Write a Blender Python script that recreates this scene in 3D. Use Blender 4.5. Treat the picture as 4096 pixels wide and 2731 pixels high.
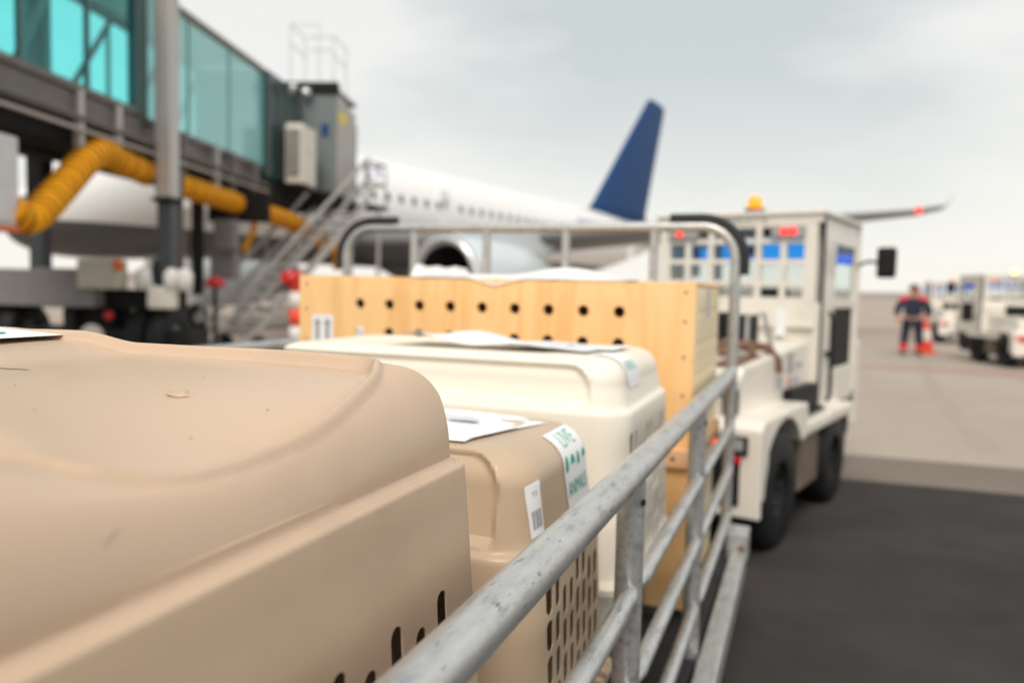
import bpy, bmesh, math, random
import numpy as np
from mathutils import Vector, Matrix, noise as mnoise
from mathutils.bvhtree import BVHTree
random.seed(7)
R = math.radians
for o in list(bpy.data.objects): bpy.data.objects.remove(o)
scene = bpy.context.scene
COL = scene.collection

# ------------------------------------------------------------------ camera
YAW, PITCH, ROLL, CAM_H = 0.352, 0.0659, 0.0233, 1.45
cam = bpy.data.cameras.new('camera'); camo = bpy.data.objects.new('camera', cam); COL.objects.link(camo)
fw = Vector((-math.sin(YAW)*math.cos(PITCH), math.cos(YAW)*math.cos(PITCH), -math.sin(PITCH)))
rt = Vector((math.cos(YAW), math.sin(YAW), 0)); up = rt.cross(fw)
r2 = rt*math.cos(ROLL) + up*math.sin(ROLL); u2 = -rt*math.sin(ROLL) + up*math.cos(ROLL)
m = Matrix((r2, u2, -fw)).transposed().to_4x4(); m.translation = Vector((0, 0, CAM_H))
camo.matrix_world = m
cam.sensor_width = 36; cam.lens = 28.125; cam.clip_start = 0.02; cam.clip_end = 5000
cam.dof.use_dof = True; cam.dof.focus_distance = 0.93; cam.dof.aperture_fstop = 2.5; cam.dof.aperture_blades = 7
scene.camera = camo
scene.render.resolution_x = 1024; scene.render.resolution_y = 682

# ------------------------------------------------------------------ sky, sun, exposure
SUN_EL, SUN_AZ = R(50), R(170)          # azimuth clockwise from +Y
world = bpy.data.worlds.new('World'); scene.world = world; world.use_nodes = True
nt = world.node_tree; nt.nodes.clear()
def wn(t, **k):
    n = nt.nodes.new(t)
    for a, b in k.items(): setattr(n, a, b)
    return n
out = wn('ShaderNodeOutputWorld'); bg = wn('ShaderNodeBackground'); bg.inputs['Strength'].default_value = 0.1
sky = wn('ShaderNodeTexSky', sky_type='NISHITA', sun_disc=False, sun_elevation=SUN_EL, sun_rotation=SUN_AZ)
tc = wn('ShaderNodeTexCoord'); mp = wn('ShaderNodeMapping'); mp.inputs['Scale'].default_value = (1.0, 1.0, 3.4)
mp.inputs['Location'].default_value = (2.3, 1.1, 0.4)
mp.inputs['Rotation'].default_value = (R(8), R(-6), 0)
nz = wn('ShaderNodeTexNoise'); nz.inputs['Scale'].default_value = 1.35; nz.inputs['Detail'].default_value = 5; nz.inputs['Roughness'].default_value = 0.5
rp = wn('ShaderNodeValToRGB')
rp.color_ramp.elements[0].position = 0.40; rp.color_ramp.elements[0].color = (3.85, 4.15, 4.1, 1)
rp.color_ramp.elements[1].position = 0.57; rp.color_ramp.elements[1].color = (5.6, 5.55, 5.32, 1)
sep = wn('ShaderNodeSeparateXYZ'); hr = wn('ShaderNodeMapRange')
hr.inputs['From Min'].default_value = 0.02; hr.inputs['From Max'].default_value = 0.26; hr.inputs['To Min'].default_value = 1.0; hr.inputs['To Max'].default_value = 0.0
hz = wn('ShaderNodeMix', data_type='RGBA'); hz.inputs['B'].default_value = (6.0, 5.8, 5.36, 1)
mx = wn('ShaderNodeMix', data_type='RGBA'); mx.inputs['Factor'].default_value = 0.93
L = nt.links.new
L(tc.outputs['Generated'], mp.inputs['Vector']); L(mp.outputs['Vector'], nz.inputs['Vector']); L(nz.outputs['Fac'], rp.inputs['Fac'])
L(tc.outputs['Generated'], sep.inputs['Vector']); L(sep.outputs['Z'], hr.inputs['Value'])
L(hr.outputs['Result'], hz.inputs['Factor']); L(rp.outputs['Color'], hz.inputs['A'])
L(sky.outputs['Color'], mx.inputs['A']); L(hz.outputs['Result'], mx.inputs['B'])
L(mx.outputs['Result'], bg.inputs['Color']); L(bg.outputs['Background'], out.inputs['Surface'])
sd = bpy.data.lights.new('sun', 'SUN'); sd.energy = 1.5; sd.angle = R(24); sd.color = (1.0, 0.90, 0.78)
so = bpy.data.objects.new('sun', sd); COL.objects.link(so)
sdir = Vector((math.sin(SUN_AZ)*math.cos(SUN_EL), math.cos(SUN_AZ)*math.cos(SUN_EL), math.sin(SUN_EL)))
so.rotation_euler = sdir.to_track_quat('Z', 'Y').to_euler(); so.location = sdir*40
vs = scene.view_settings; vs.view_transform = 'Standard'; vs.look = 'None'; vs.exposure = 0.72; vs.gamma = 1; vs.use_curve_mapping = False

# ------------------------------------------------------------------ materials
def mat(name, col, rough=0.5, metal=0.0, var=0.06, vscale=6.0, bump=0.0, bscale=300.0, spec=0.5, dirt=None, dscale=3.0, damt=0.3, emit=None, estr=0.0, stretch=None, coat=0.0):
    M = bpy.data.materials.new(name); M.use_nodes = True
    n = M.node_tree.nodes; l = M.node_tree.links; b = n['Principled BSDF']
    b.inputs['Roughness'].default_value = rough; b.inputs['Metallic'].default_value = metal
    b.inputs['Specular IOR Level'].default_value = spec; b.inputs['Coat Weight'].default_value = coat
    t = n.new('ShaderNodeTexCoord'); mpp = n.new('ShaderNodeMapping'); l.new(t.outputs['Object'], mpp.inputs['Vector'])
    if stretch: mpp.inputs['Scale'].default_value = stretch
    z = n.new('ShaderNodeTexNoise'); z.inputs['Scale'].default_value = vscale; z.inputs['Detail'].default_value = 6; l.new(mpp.outputs['Vector'], z.inputs['Vector'])
    r = n.new('ShaderNodeValToRGB'); l.new(z.outputs['Fac'], r.inputs['Fac'])
    r.color_ramp.elements[0].position = 0.3; r.color_ramp.elements[1].position = 0.7
    r.color_ramp.elements[0].color = tuple(max(0, c*(1-var)) for c in col)+(1,)
    r.color_ramp.elements[1].color = tuple(min(1, c*(1+var)) for c in col)+(1,)
    src = r.outputs['Color']
    if dirt:
        z2 = n.new('ShaderNodeTexNoise'); z2.inputs['Scale'].default_value = dscale; z2.inputs['Detail'].default_value = 10; z2.inputs['Roughness'].default_value = 0.7
        l.new(t.outputs['Object'], z2.inputs['Vector'])
        mr = n.new('ShaderNodeMapRange'); mr.inputs['From Min'].default_value = 0.5; mr.inputs['From Max'].default_value = 0.75; mr.inputs['To Max'].default_value = damt
        l.new(z2.outputs['Fac'], mr.inputs['Value'])
        mm = n.new('ShaderNodeMix'); mm.data_type = 'RGBA'; mm.inputs['B'].default_value = tuple(dirt)+(1,)
        l.new(mr.outputs['Result'], mm.inputs['Factor']); l.new(src, mm.inputs['A']); src = mm.outputs['Result']
    l.new(src, b.inputs['Base Color'])
    if bump:
        bz = n.new('ShaderNodeTexNoise'); bz.inputs['Scale'].default_value = bscale; bz.inputs['Detail'].default_value = 2; l.new(t.outputs['Object'], bz.inputs['Vector'])
        bp = n.new('ShaderNodeBump'); bp.inputs['Strength'].default_value = bump; bp.inputs['Distance'].default_value = 0.001
        l.new(bz.outputs['Fac'], bp.inputs['Height']); l.new(bp.outputs['Normal'], b.inputs['Normal'])
    if emit:
        b.inputs['Emission Color'].default_value = tuple(emit)+(1,); b.inputs['Emission Strength'].default_value = estr
    return M

def glass_mat(name, tint, gloss=0.25, rough=0.04, haze=0.0, hcol=(0.5, 0.7, 0.7)):
    M = bpy.data.materials.new(name); M.use_nodes = True
    n = M.node_tree.nodes; l = M.node_tree.links; n.clear()
    o = n.new('ShaderNodeOutputMaterial'); tr = n.new('ShaderNodeBsdfTransparent'); tr.inputs['Color'].default_value = tuple(tint)+(1,)
    g = n.new('ShaderNodeBsdfGlossy'); g.inputs['Roughness'].default_value = rough; g.inputs['Color'].default_value = (0.9, 1, 1, 1)
    lw = n.new('ShaderNodeLayerWeight'); lw.inputs['Blend'].default_value = .5
    pw = n.new('ShaderNodeMath'); pw.operation = 'POWER'; pw.inputs[1].default_value = 4; l.new(lw.outputs['Facing'], pw.inputs[0])
    mr = n.new('ShaderNodeMapRange'); mr.inputs['To Min'].default_value = .02; mr.inputs['To Max'].default_value = gloss; l.new(pw.outputs[0], mr.inputs['Value'])
    mx1 = n.new('ShaderNodeMixShader'); l.new(mr.outputs['Result'], mx1.inputs['Fac']); 
    df = n.new('ShaderNodeBsdfDiffuse'); df.inputs['Color'].default_value = tuple(hcol)+(1,)
    mx2 = n.new('ShaderNodeMixShader'); mx2.inputs['Fac'].default_value = haze
    l.new(tr.outputs[0], mx2.inputs[1]); l.new(df.outputs[0], mx2.inputs[2])
    l.new(mx2.outputs[0], mx1.inputs[1]); l.new(g.outputs[0], mx1.inputs[2]); l.new(mx1.outputs[0], o.inputs['Surface'])
    return M

def galv_mat():
    M = bpy.data.materials.new('galvanised_steel'); M.use_nodes = True
    n = M.node_tree.nodes; l = M.node_tree.links; b = n['Principled BSDF']
    t = n.new('ShaderNodeTexCoord')
    mp1 = n.new('ShaderNodeMapping'); mp1.inputs['Scale'].default_value = (1, .22, 1); l.new(t.outputs['Object'], mp1.inputs['Vector'])
    v = n.new('ShaderNodeTexVoronoi'); v.inputs['Scale'].default_value = 95; l.new(t.outputs['Object'], v.inputs['Vector'])
    z = n.new('ShaderNodeTexNoise'); z.inputs['Scale'].default_value = 60; z.inputs['Detail'].default_value = 8; z.inputs['Roughness'].default_value = .65; l.new(mp1.outputs['Vector'], z.inputs['Vector'])
    r = n.new('ShaderNodeValToRGB'); e = r.color_ramp.elements
    e[0].position = .28; e[0].color = (.30, .325, .34, 1); e[1].position = .72; e[1].color = (.64, .65, .65, 1)
    x = e.new(.48); x.color = (.55, .56, .56, 1); l.new(z.outputs['Fac'], r.inputs['Fac'])
    sc = n.new('ShaderNodeTexNoise'); sc.inputs['Scale'].default_value = 130; sc.inputs['Detail'].default_value = 4; l.new(mp1.outputs['Vector'], sc.inputs['Vector'])
    mr = n.new('ShaderNodeMapRange'); mr.inputs['From Min'].default_value = .63; mr.inputs['From Max'].default_value = .72; mr.inputs['To Max'].default_value = .7; l.new(sc.outputs['Fac'], mr.inputs['Value'])
    mm = n.new('ShaderNodeMix'); mm.data_type = 'RGBA'; mm.inputs['B'].default_value = (.09, .085, .08, 1); l.new(mr.outputs['Result'], mm.inputs['Factor']); l.new(r.outputs['Color'], mm.inputs['A'])
    hv_ = n.new('ShaderNodeMapRange'); hv_.inputs['To Min'].default_value = 1.0; hv_.inputs['To Max'].default_value = .55; m3 = n.new('ShaderNodeMix'); m3.data_type = 'RGBA'; m3.blend_type = 'MULTIPLY'; m3.inputs['Factor'].default_value = .15
    l.new(mm.outputs['Result'], m3.inputs['A']); l.new(vb.outputs['Val'], m3.inputs['B']) if False else l.new(v.outputs['Distance'], hv_.inputs['Value']); l.new(hv_.outputs['Result'], m3.inputs['B'])
    l.new(m3.outputs['Result'], b.inputs['Base Color'])
    b.inputs['Metallic'].default_value = .6; rr = n.new('ShaderNodeMapRange'); rr.inputs['To Min'].default_value = .25; rr.inputs['To Max'].default_value = .5; l.new(z.outputs['Fac'], rr.inputs['Value']); l.new(rr.outputs['Result'], b.inputs['Roughness'])
    bp = n.new('ShaderNodeBump'); bp.inputs['Strength'].default_value = .35; bp.inputs['Distance'].default_value = .0008; l.new(sc.outputs['Fac'], bp.inputs['Height']); l.new(bp.outputs['Normal'], b.inputs['Normal'])
    return M

def wood_mat(name, c0, c1, grain=(1.2, 1.2, 9), scale=3.0, knots=True):
    M = bpy.data.materials.new(name); M.use_nodes = True
    n = M.node_tree.nodes; l = M.node_tree.links; b = n['Principled BSDF']; b.inputs['Roughness'].default_value = .6
    t = n.new('ShaderNodeTexCoord'); mpp = n.new('ShaderNodeMapping'); mpp.inputs['Scale'].default_value = (1/grain[0], 1/grain[1], 1/grain[2]); l.new(t.outputs['Object'], mpp.inputs['Vector'])
    z = n.new('ShaderNodeTexNoise'); z.inputs['Scale'].default_value = scale*4; z.inputs['Detail'].default_value = 5; z.inputs['Distortion'].default_value = 1.5; l.new(mpp.outputs['Vector'], z.inputs['Vector'])
    r = n.new('ShaderNodeValToRGB'); r.color_ramp.elements[0].color = c0+(1,); r.color_ramp.elements[1].color = c1+(1,)
    r.color_ramp.elements[0].position = .35; r.color_ramp.elements[1].position = .6; l.new(z.outputs['Fac'], r.inputs['Fac']); src = r.outputs['Color']
    if knots:
        v = n.new('ShaderNodeTexVoronoi'); v.inputs['Scale'].default_value = 5.5; v.inputs['Randomness'].default_value = 1; l.new(t.outputs['Object'], v.inputs['Vector'])
        mr = n.new('ShaderNodeMapRange'); mr.inputs['From Min'].default_value = .07; mr.inputs['From Max'].default_value = .02; mr.inputs['To Max'].default_value = .35; l.new(v.outputs['Distance'], mr.inputs['Value'])
        mm = n.new('ShaderNodeMix'); mm.data_type = 'RGBA'; mm.inputs['B'].default_value = (.42, .17, .06, 1); l.new(mr.outputs['Result'], mm.inputs['Factor']); l.new(src, mm.inputs['A']); src = mm.outputs['Result']
    l.new(src, b.inputs['Base Color'])
    return M

def fuselage_mat():
    # white paint above, grey belly paint below the cheat line; the line is a height on the aircraft itself
    M = bpy.data.materials.new('aircraft_paint'); M.use_nodes = True
    n = M.node_tree.nodes; l = M.node_tree.links; b = n['Principled BSDF']; b.inputs['Roughness'].default_value = .3; b.inputs['Coat Weight'].default_value = .3
    t = n.new('ShaderNodeTexCoord'); s = n.new('ShaderNodeSeparateXYZ'); l.new(t.outputs['Object'], s.inputs['Vector'])
    mr = n.new('ShaderNodeMapRange'); mr.inputs['From Min'].default_value = 2.80; mr.inputs['From Max'].default_value = 2.83; l.new(s.outputs['Z'], mr.inputs['Value'])
    mm = n.new('ShaderNodeMix'); mm.data_type = 'RGBA'; mm.inputs['A'].default_value = (.085, .092, .095, 1); mm.inputs['B'].default_value = (.90, .90, .90, 1)
    l.new(mr.outputs['Result'], mm.inputs['Factor']); l.new(mm.outputs['Result'], b.inputs['Base Color'])
    return M

MT = {}
MT['tan'] = mat('tan_plastic', (.59, .43, .303), .32, var=.035, vscale=2.5, bump=.36, bscale=560, spec=.8, dirt=(.38, .28, .20), dscale=7, damt=.30)
MT['tan2'] = mat('tan_plastic_worn', (.54, .41, .29), .33, var=.04, vscale=3, bump=.15, bscale=700, spec=.45, dirt=(.34, .27, .20), dscale=4, damt=.2)
MT['cream'] = mat('cream_plastic', (.87, .82, .72), .40, var=.03, vscale=3, bump=.15, bscale=700, spec=.4, dirt=(.6, .52, .42), dscale=4, damt=.2)
MT['galv'] = galv_mat()
MT['ply'] = wood_mat('plywood', (.84, .495, .20), (.93, .60, .28))
MT['ply_side'] = wood_mat('plywood_lit_side', (.92, .74, .46), (.95, .82, .58))  # paler than the front: light on the side is put into its colour
MT['batten'] = wood_mat('pine_batten', (.70, .40, .2), (.80, .52, .30), grain=(9, 1.2, 1.2), knots=False)
MT['pallet'] = wood_mat('dark_pallet_wood', (.045, .032, .024), (.09, .066, .05), knots=False)
MT['paper'] = mat('white_paper', (.84, .85, .87), .7, var=.02, vscale=8)
MT['film'] = mat('white_film', (.84, .84, .84), .3, var=.02)
MT['ink'] = mat('grey_ink', (.28, .29, .32), .8)
MT['lightink'] = mat('pale_print', (.55, .57, .62), .8)
MT['green'] = mat('green_ink', (.02, .40, .27), .7)
MT['greenp'] = mat('pale_green_ink', (.28, .58, .48), .7)
MT['teal'] = mat('teal_ink', (.35, .72, .74), .7)
MT['black'] = mat('black_rubber', (.013, .0135, .0145), .55, var=.2, bump=.1, spec=.2)
MT['foam'] = mat('black_foam', (.018, .019, .021), .75, var=.2, bump=.3, bscale=200)
MT['darkmetal'] = mat('dark_metal', (.04, .042, .045), .6, .2, var=.2, spec=.2)
MT['white'] = mat('white_vehicle_paint', (.82, .775, .70), .32, var=.03, vscale=4, dirt=(.42, .36, .29), dscale=2.2, damt=.35, coat=.2)
MT['grey_paint'] = mat('grey_paint', (.36, .36, .36), .45, var=.06)
MT['lampred'] = mat('red_lamp', (.7, .03, .03), .3, emit=(1, .05, .04), estr=.9)
MT['redlens'] = mat('red_lens', (.55, .02, .02), .25)
MT['amber'] = mat('amber_beacon', (.95, .26, .005), .25, emit=(1, .25, .01), estr=.75)
MT['amberlit'] = mat('lit_beacon', (1, .6, .1), .25, emit=(1, .62, .16), estr=3.0)
MT['glass'] = glass_mat('cab_glass', (.93, .955, .95), .5)
MT['sunstrip'] = glass_mat('blue_sun_strip', (.01, .56, 1.0), .3)
MT['teal_glass'] = glass_mat('teal_glass', (.68, 1.0, 1.0), .45, haze=.025, hcol=(.08, .80, .84))
MT['pale_glass'] = glass_mat('pale_teal_glass', (.80, .96, .965), .9, rough=.08, haze=.44, hcol=(.52, .94, .94))
MT['dark_glass'] = mat('dark_teal_panel', (.012, .075, .08), .2, coat=.4)
MT['bridge'] = mat('bridge_steel', (.15, .135, .125), .5, .1, var=.12)
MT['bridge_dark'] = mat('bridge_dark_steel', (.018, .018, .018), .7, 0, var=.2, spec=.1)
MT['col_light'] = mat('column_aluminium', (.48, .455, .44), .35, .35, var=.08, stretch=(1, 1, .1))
MT['col_dark'] = mat('column_inner', (.06, .068, .075), .35, .3, var=.1)
MT['hose'] = mat('yellow_hose', (.95, .40, .006), .6, var=.08, spec=.15)
MT['hose_ring'] = mat('hose_ring', (.22, .07, .004), .7)
MT['ac'] = mat('cream_casing', (.74, .70, .62), .45)
MT['fuse'] = fuselage_mat()
MT['airwhite'] = mat('aircraft_white', (.86, .86, .86), .3, coat=.3)
MT['wing'] = mat('wing_grey', (.25, .26, .27), .4, .1)
MT['fin'] = mat('fin_blue', (.016, .062, .19), .6, var=.05, spec=.15)
MT['nacelle'] = mat('nacelle_paint', (.62, .68, .72), .3, coat=.3)
MT['fan'] = mat('fan_dark', (.02, .02, .022), .4, .5)
MT['lip'] = mat('inlet_lip', (.75, .76, .77), .25, .6)
MT['winpane'] = mat('cabin_window', (.10, .11, .13), .2)
MT['lav'] = mat('lavender_lettering', (.36, .38, .58), .5)
MT['navy'] = mat('navy_cloth', (.018, .022, .05), .85, var=.2)
MT['redcloth'] = mat('red_cloth', (.80, .035, .03), .8)
MT['skin'] = mat('skin', (.50, .26, .17), .6)
MT['hair'] = mat('hair', (.06, .03, .02), .7)
MT['boot'] = mat('boots', (.02, .018, .016), .7)
MT['cone_red'] = mat('cone_orange_red', (.85, .07, .03), .5)
MT['cone_white'] = mat('cone_white', (.80, .78, .76), .5)
MT['redpaint'] = mat('red_road_paint', (.50, .13, .11), .7, var=.25, vscale=3)
MT['straps'] = mat('brown_strap', (.20, .11, .07), .8, var=.2)
MT['door_dark'] = mat('smoked_door_glass', (.03, .029, .031), .5, spec=.03)
MT['cream_box'] = mat('cream_box', (.50, .46, .38), .5)
MT['orange'] = mat('orange_paint', (.80, .16, .02), .5)
MT['concrete'] = mat('apron_concrete', (.385, .33, .28), .85, spec=.2, var=.07, vscale=.35, bump=.3, bscale=60, dirt=(.27, .23, .20), dscale=.22, damt=.5)
MT['asph_mid'] = mat('worn_asphalt', (.19, .16, .135), .85, spec=.15, var=.1, vscale=.8, bump=.4, bscale=90)
MT['asph'] = mat('dark_asphalt', (.044, .040, .039), .82, var=.22, vscale=1.6, bump=.6, bscale=110, dirt=(.06, .054, .05), dscale=1.1, damt=.8, spec=.12)
MT['hill'] = mat('far_ground', (.30, .24, .23), .9, var=.15, vscale=.02)

# ------------------------------------------------------------------ builders
class MB:
    def __init__(s): s.v = []; s.f = []; s.mi = []; s.sm = []
    def add(s, v, f, mi=0, smooth=False):
        b = len(s.v); s.v += [tuple(p) for p in v]; s.f += [tuple(i+b for i in q) for q in f]; s.mi += [mi]*len(f); s.sm += [smooth]*len(f); return s
    def box(s, x0, x1, y0, y1, z0, z1, mi=0):
        if x0 > x1: x0, x1 = x1, x0
        if y0 > y1: y0, y1 = y1, y0
        if z0 > z1: z0, z1 = z1, z0
        v = [(x0,y0,z0),(x1,y0,z0),(x1,y1,z0),(x0,y1,z0),(x0,y0,z1),(x1,y0,z1),(x1,y1,z1),(x0,y1,z1)]
        return s.add(v, [(0,3,2,1),(4,5,6,7),(0,1,5,4),(1,2,6,5),(2,3,7,6),(3,0,4,7)], mi)
    def prism(s, poly, axis, a, b, mi=0):
        # poly: list of 2-D points in the plane across 'axis'
        n = len(poly)
        def P(p, t): return (t, p[0], p[1]) if axis == 0 else ((p[0], t, p[1]) if axis == 1 else (p[0], p[1], t))
        v = [P(p, a) for p in poly]+[P(p, b) for p in poly]
        f = [tuple(range(n)), tuple(range(2*n-1, n-1, -1))]+[(i, n+i, n+(i+1) % n, (i+1) % n) for i in range(n)]
        return s.add(v, f, mi)
    def tube(s, pts, r, n=12, mi=0, cap=True, rs=None):
        pts = [Vector(p) for p in pts]; v = []; f = []
        ref = None
        for i, p in enumerate(pts):
            t = (pts[min(i+1, len(pts)-1)]-pts[max(i-1, 0)]).normalized()
            if ref is None: ref = t.orthogonal().normalized()
            a = (ref-t*ref.dot(t)).normalized(); ref = a; b = t.cross(a)
            rr = rs[i] if rs else r
            for k in range(n):
                th = 2*math.pi*k/n; v.append(p+(a*math.cos(th)+b*math.sin(th))*rr)
        for i in range(len(pts)-1):
            for k in range(n): f.append((i*n+k, i*n+(k+1) % n, (i+1)*n+(k+1) % n, (i+1)*n+k))
        s.add(v, f, mi, True)
        if cap:
            s.add([v[k] for k in range(n)], [tuple(range(n-1, -1, -1))], mi)
            s.add([v[(len(pts)-1)*n+k] for k in range(n)], [tuple(range(n))], mi)
        return s
    def lathe(s, prof, origin=(0,0,0), axis=(0,0,1), n=32, mi=0):
        # prof: (radius, distance along axis)
        q = Vector(axis).to_track_quat('Z', 'Y'); o = Vector(origin); v = []; f = []
        for r, h in prof:
            for k in range(n):
                th = 2*math.pi*k/n; v.append(o+q @ Vector((r*math.cos(th), r*math.sin(th), h)))
        for i in range(len(prof)-1):
            for k in range(n): f.append((i*n+k, i*n+(k+1) % n, (i+1)*n+(k+1) % n, (i+1)*n+k))
        return s.add(v, f, mi, True)
    def build(s, name, mats, parent=None, bevel=0.0, seg=2):
        me = bpy.data.meshes.new(name); me.from_pydata(s.v, [], s.f)
        if not isinstance(mats, (list, tuple)): mats = [mats]
        for k in mats: me.materials.append(MT[k] if isinstance(k, str) else k)
        for p, a, b in zip(me.polygons, s.mi, s.sm): p.material_index = a; p.use_smooth = b
        bm = bmesh.new(); bm.from_mesh(me)
        if bevel:
            es = [e for e in bm.edges if len(e.link_faces) == 2 and e.calc_face_angle(0) > .5]
            bmesh.ops.bevel(bm, geom=es, offset=bevel, segments=seg, profile=.6, affect='EDGES', clamp_overlap=True)
        bmesh.ops.recalc_face_normals(bm, faces=bm.faces); bm.to_mesh(me); bm.free()
        o = bpy.data.objects.new(name, me); COL.objects.link(o)
        if parent: o.parent = parent
        return o
def BX(name, m, parent, *b, bevel=0.0, seg=2): return MB().box(*b).build(name, m, parent, bevel, seg)
def TB(name, m, parent, pts, r, n=12): return MB().tube(pts, r, n).build(name, m, parent)
def tag(o, label=None, cat=None, group=None, kind=None):
    if label: o['label'] = label
    if cat: o['category'] = cat
    if group: o['group'] = group
    if kind: o['kind'] = kind
    return o
def thing(name, loc=(0,0,0), rz=0.0, label=None, cat=None, group=None):
    o = bpy.data.objects.new(name, None); o.empty_display_size = .2; COL.objects.link(o); o.location = loc; o.rotation_euler = (0, 0, rz)
    return tag(o, label, cat, group)
def copy_tree(o, parent=None):
    c = o.copy(); COL.objects.link(c); c.parent = parent
    for ch in list(o.children): copy_tree(ch, c)
    return c
def text_mesh(s, size, depth=0.0, align='CENTER'):
    cu = bpy.data.curves.new('t', 'FONT'); cu.body = s; cu.size = size; cu.extrude = depth; cu.align_x = align; cu.align_y = 'CENTER'; cu.resolution_u = 3
    ob = bpy.data.objects.new('t', cu); COL.objects.link(ob)
    bpy.context.view_layer.update()
    me = bpy.data.meshes.new_from_object(ob.evaluated_get(bpy.context.evaluated_depsgraph_get()))
    bpy.data.objects.remove(ob); return me
def text_obj(name, s, size, m, parent, origin, ux, uy, depth=.0015, sx=1.0):
    me = text_mesh(s, size, depth); ux = Vector(ux).normalized(); uy = Vector(uy).normalized(); n = ux.cross(uy)
    for v in me.vertices: v.co = Vector(origin)+ux*v.co.x*sx+uy*v.co.y+n*v.co.z
    me.materials.clear(); me.materials.append(MT[m])
    o = bpy.data.objects.new(name, me); COL.objects.link(o); o.parent = parent; return o
def boolean_cut(o, cutter):
    md = o.modifiers.new('b', 'BOOLEAN'); md.operation = 'DIFFERENCE'; md.solver = 'EXACT'; md.object = cutter
    bpy.context.view_layer.update()
    dg = bpy.context.evaluated_depsgraph_get(); me = bpy.data.meshes.new_from_object(o.evaluated_get(dg))
    old = o.data; o.modifiers.clear(); o.data = me
    bpy.data.objects.remove(cutter); bpy.data.meshes.remove(old)
    return o
def sstep(a, b, x):
    t = min(1, max(0, (x-a)/(b-a))); return t*t*(3-2*t)

# ------------------------------------------------------------------ the ground and far land
def sheet(name, x0, x1, y0, y1, z, m): return tag(MB().add([(x0,y0,z),(x1,y0,z),(x1,y1,z),(x0,y1,z)], [(0,1,2,3)]).build(name, m), kind='structure')
sheet('ground', -2500, 2500, -2500, 2500, 0.0, 'concrete')
def wavy_sheet(name, y0, y1, z, m, x0=-60, x1=60):
    v = []; n = 120
    for i in range(n+1):
        x = x0+(x1-x0)*i/n
        v += [(x, y0, z), (x, y1+.05*x*.9+.06*math.sin(x*1.7)+.04*math.sin(x*4.1+1), z)]
    return tag(MB().add(v, [(2*i, 2*i+2, 2*i+3, 2*i+1) for i in range(n)]).build(name, m), kind='structure')
wavy_sheet('asphalt_strip', -40, 7.85, .004, 'asph_mid')
wavy_sheet('asphalt_pavement', -40, 6.75, .008, 'asph')
def line(name, p, q, w, z=.006):
    p = Vector((p[0], p[1], z)); q = Vector((q[0], q[1], z)); n = (q-p).cross(Vector((0,0,1))).normalized()*w/2
    return tag(MB().add([p-n, p+n, q+n, q-n], [(0,1,2,3)]).build(name, 'redpaint'), kind='structure')
line('road_marking', (-40, 47), (60, 29), 1.1)
line('road_marking', (-30, 20.4), (30, 16.2), .22)
line('road_marking', (-26, 13.2), (-2.5, 13.4), .5)
MT['tyremark'] = mat('tyre_marks', (.362, .302, .252), .85, var=.06, vscale=2, spec=.2)
for k, (x0_, bend, w_) in enumerate(((1.6, .035, .26), (3.3, .030, .24), (9.0, -.02, .3))):
    vv = []
    for i in range(41):
        y = 8.6+i*.6; x = x0_+bend*(i*.6)**1.5*.6
        vv += [(x, y, .0015), (x+w_*(.8+.2*math.sin(i*1.3)), y, .0015)]
    tag(MB().add(vv, [(2*i, 2*i+1, 2*i+3, 2*i+2) for i in range(40)]).build('tyre_mark', 'tyremark'), kind='structure')
hv = []; hn = 200
for i in range(hn+1):
    th = 2*math.pi*i/hn
    hgt = 7.0+3.5*mnoise.noise(Vector((math.cos(th)*4, math.sin(th)*4, 1)))+1.2*mnoise.noise(Vector((math.cos(th)*40, math.sin(th)*40, 3)))
    for rr, z in ((700, -1), (760, hgt), (1100, hgt*1.15), (1500, -1)): hv.append((rr*math.cos(th), rr*math.sin(th), z))
tag(MB().add(hv, [(4*i+k, 4*i+4+k, 4*i+5+k, 4*i+1+k) for i in range(hn) for k in range(3)], 0, True).build('hills', 'hill'), kind='structure')

# ------------------------------------------------------------------ baggage cart
RX, RL = -0.272, -2.055                       # right and left rail planes
DZ = 0.42
cart = thing('baggage_cart', (-1.15, 1.4, 0), 0, 'open galvanised steel baggage cart with tubular rails carrying the pet carriers', 'cart')
def C(p): return (p[0]+1.15, p[1]-1.4, p[2])
def cbox(name, m, b, bevel=.003, parent=None): return BX(name, m, parent or cart, b[0]+1.15, b[1]+1.15, b[2]-1.4, b[3]-1.4, b[4], b[5], bevel=bevel)
def ctube(name, m, pts, r, n=14, parent=None): return TB(name, m, parent or cart, [C(p) for p in pts], r, n)
for i in range(8):
    cbox('deck_plank', 'darkmetal', (-2.06+i*.2262, -2.06+i*.2262+.222, -.55, 3.32, .385, DZ-.002*(i % 2)))
cbox('edge_channel', 'galv', (-.243, -.183, -.55, 3.25, .345, .428), .006)
cbox('edge_channel', 'galv', (-2.14, -2.08, -.55, 3.25, .345, .428), .006)
br = cbox('corner_bracket', 'galv', (-.262, -.176, 3.22, 3.345, .395, .512), .012)
MB().lathe([(0, 0), (.012, 0), (.014, .004), (.012, .01), (0, .011)], C((-.20, 3.22, .45)), (0, -1, 0), 12).build('bolt', 'straps', cart)
ctube('top_rail', 'galv', [(RX, y, 1.137) for y in (-.5, .2, .6, 1, 1.5, 2, 2.6, 3.29)], .0255, 28)
ctube('top_rail', 'galv', [(RL, y, 1.19) for y in (-.5, 1, 2, 3.29)], .0255, 20)
posts = (.36, 1.36, 2.27)
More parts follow.
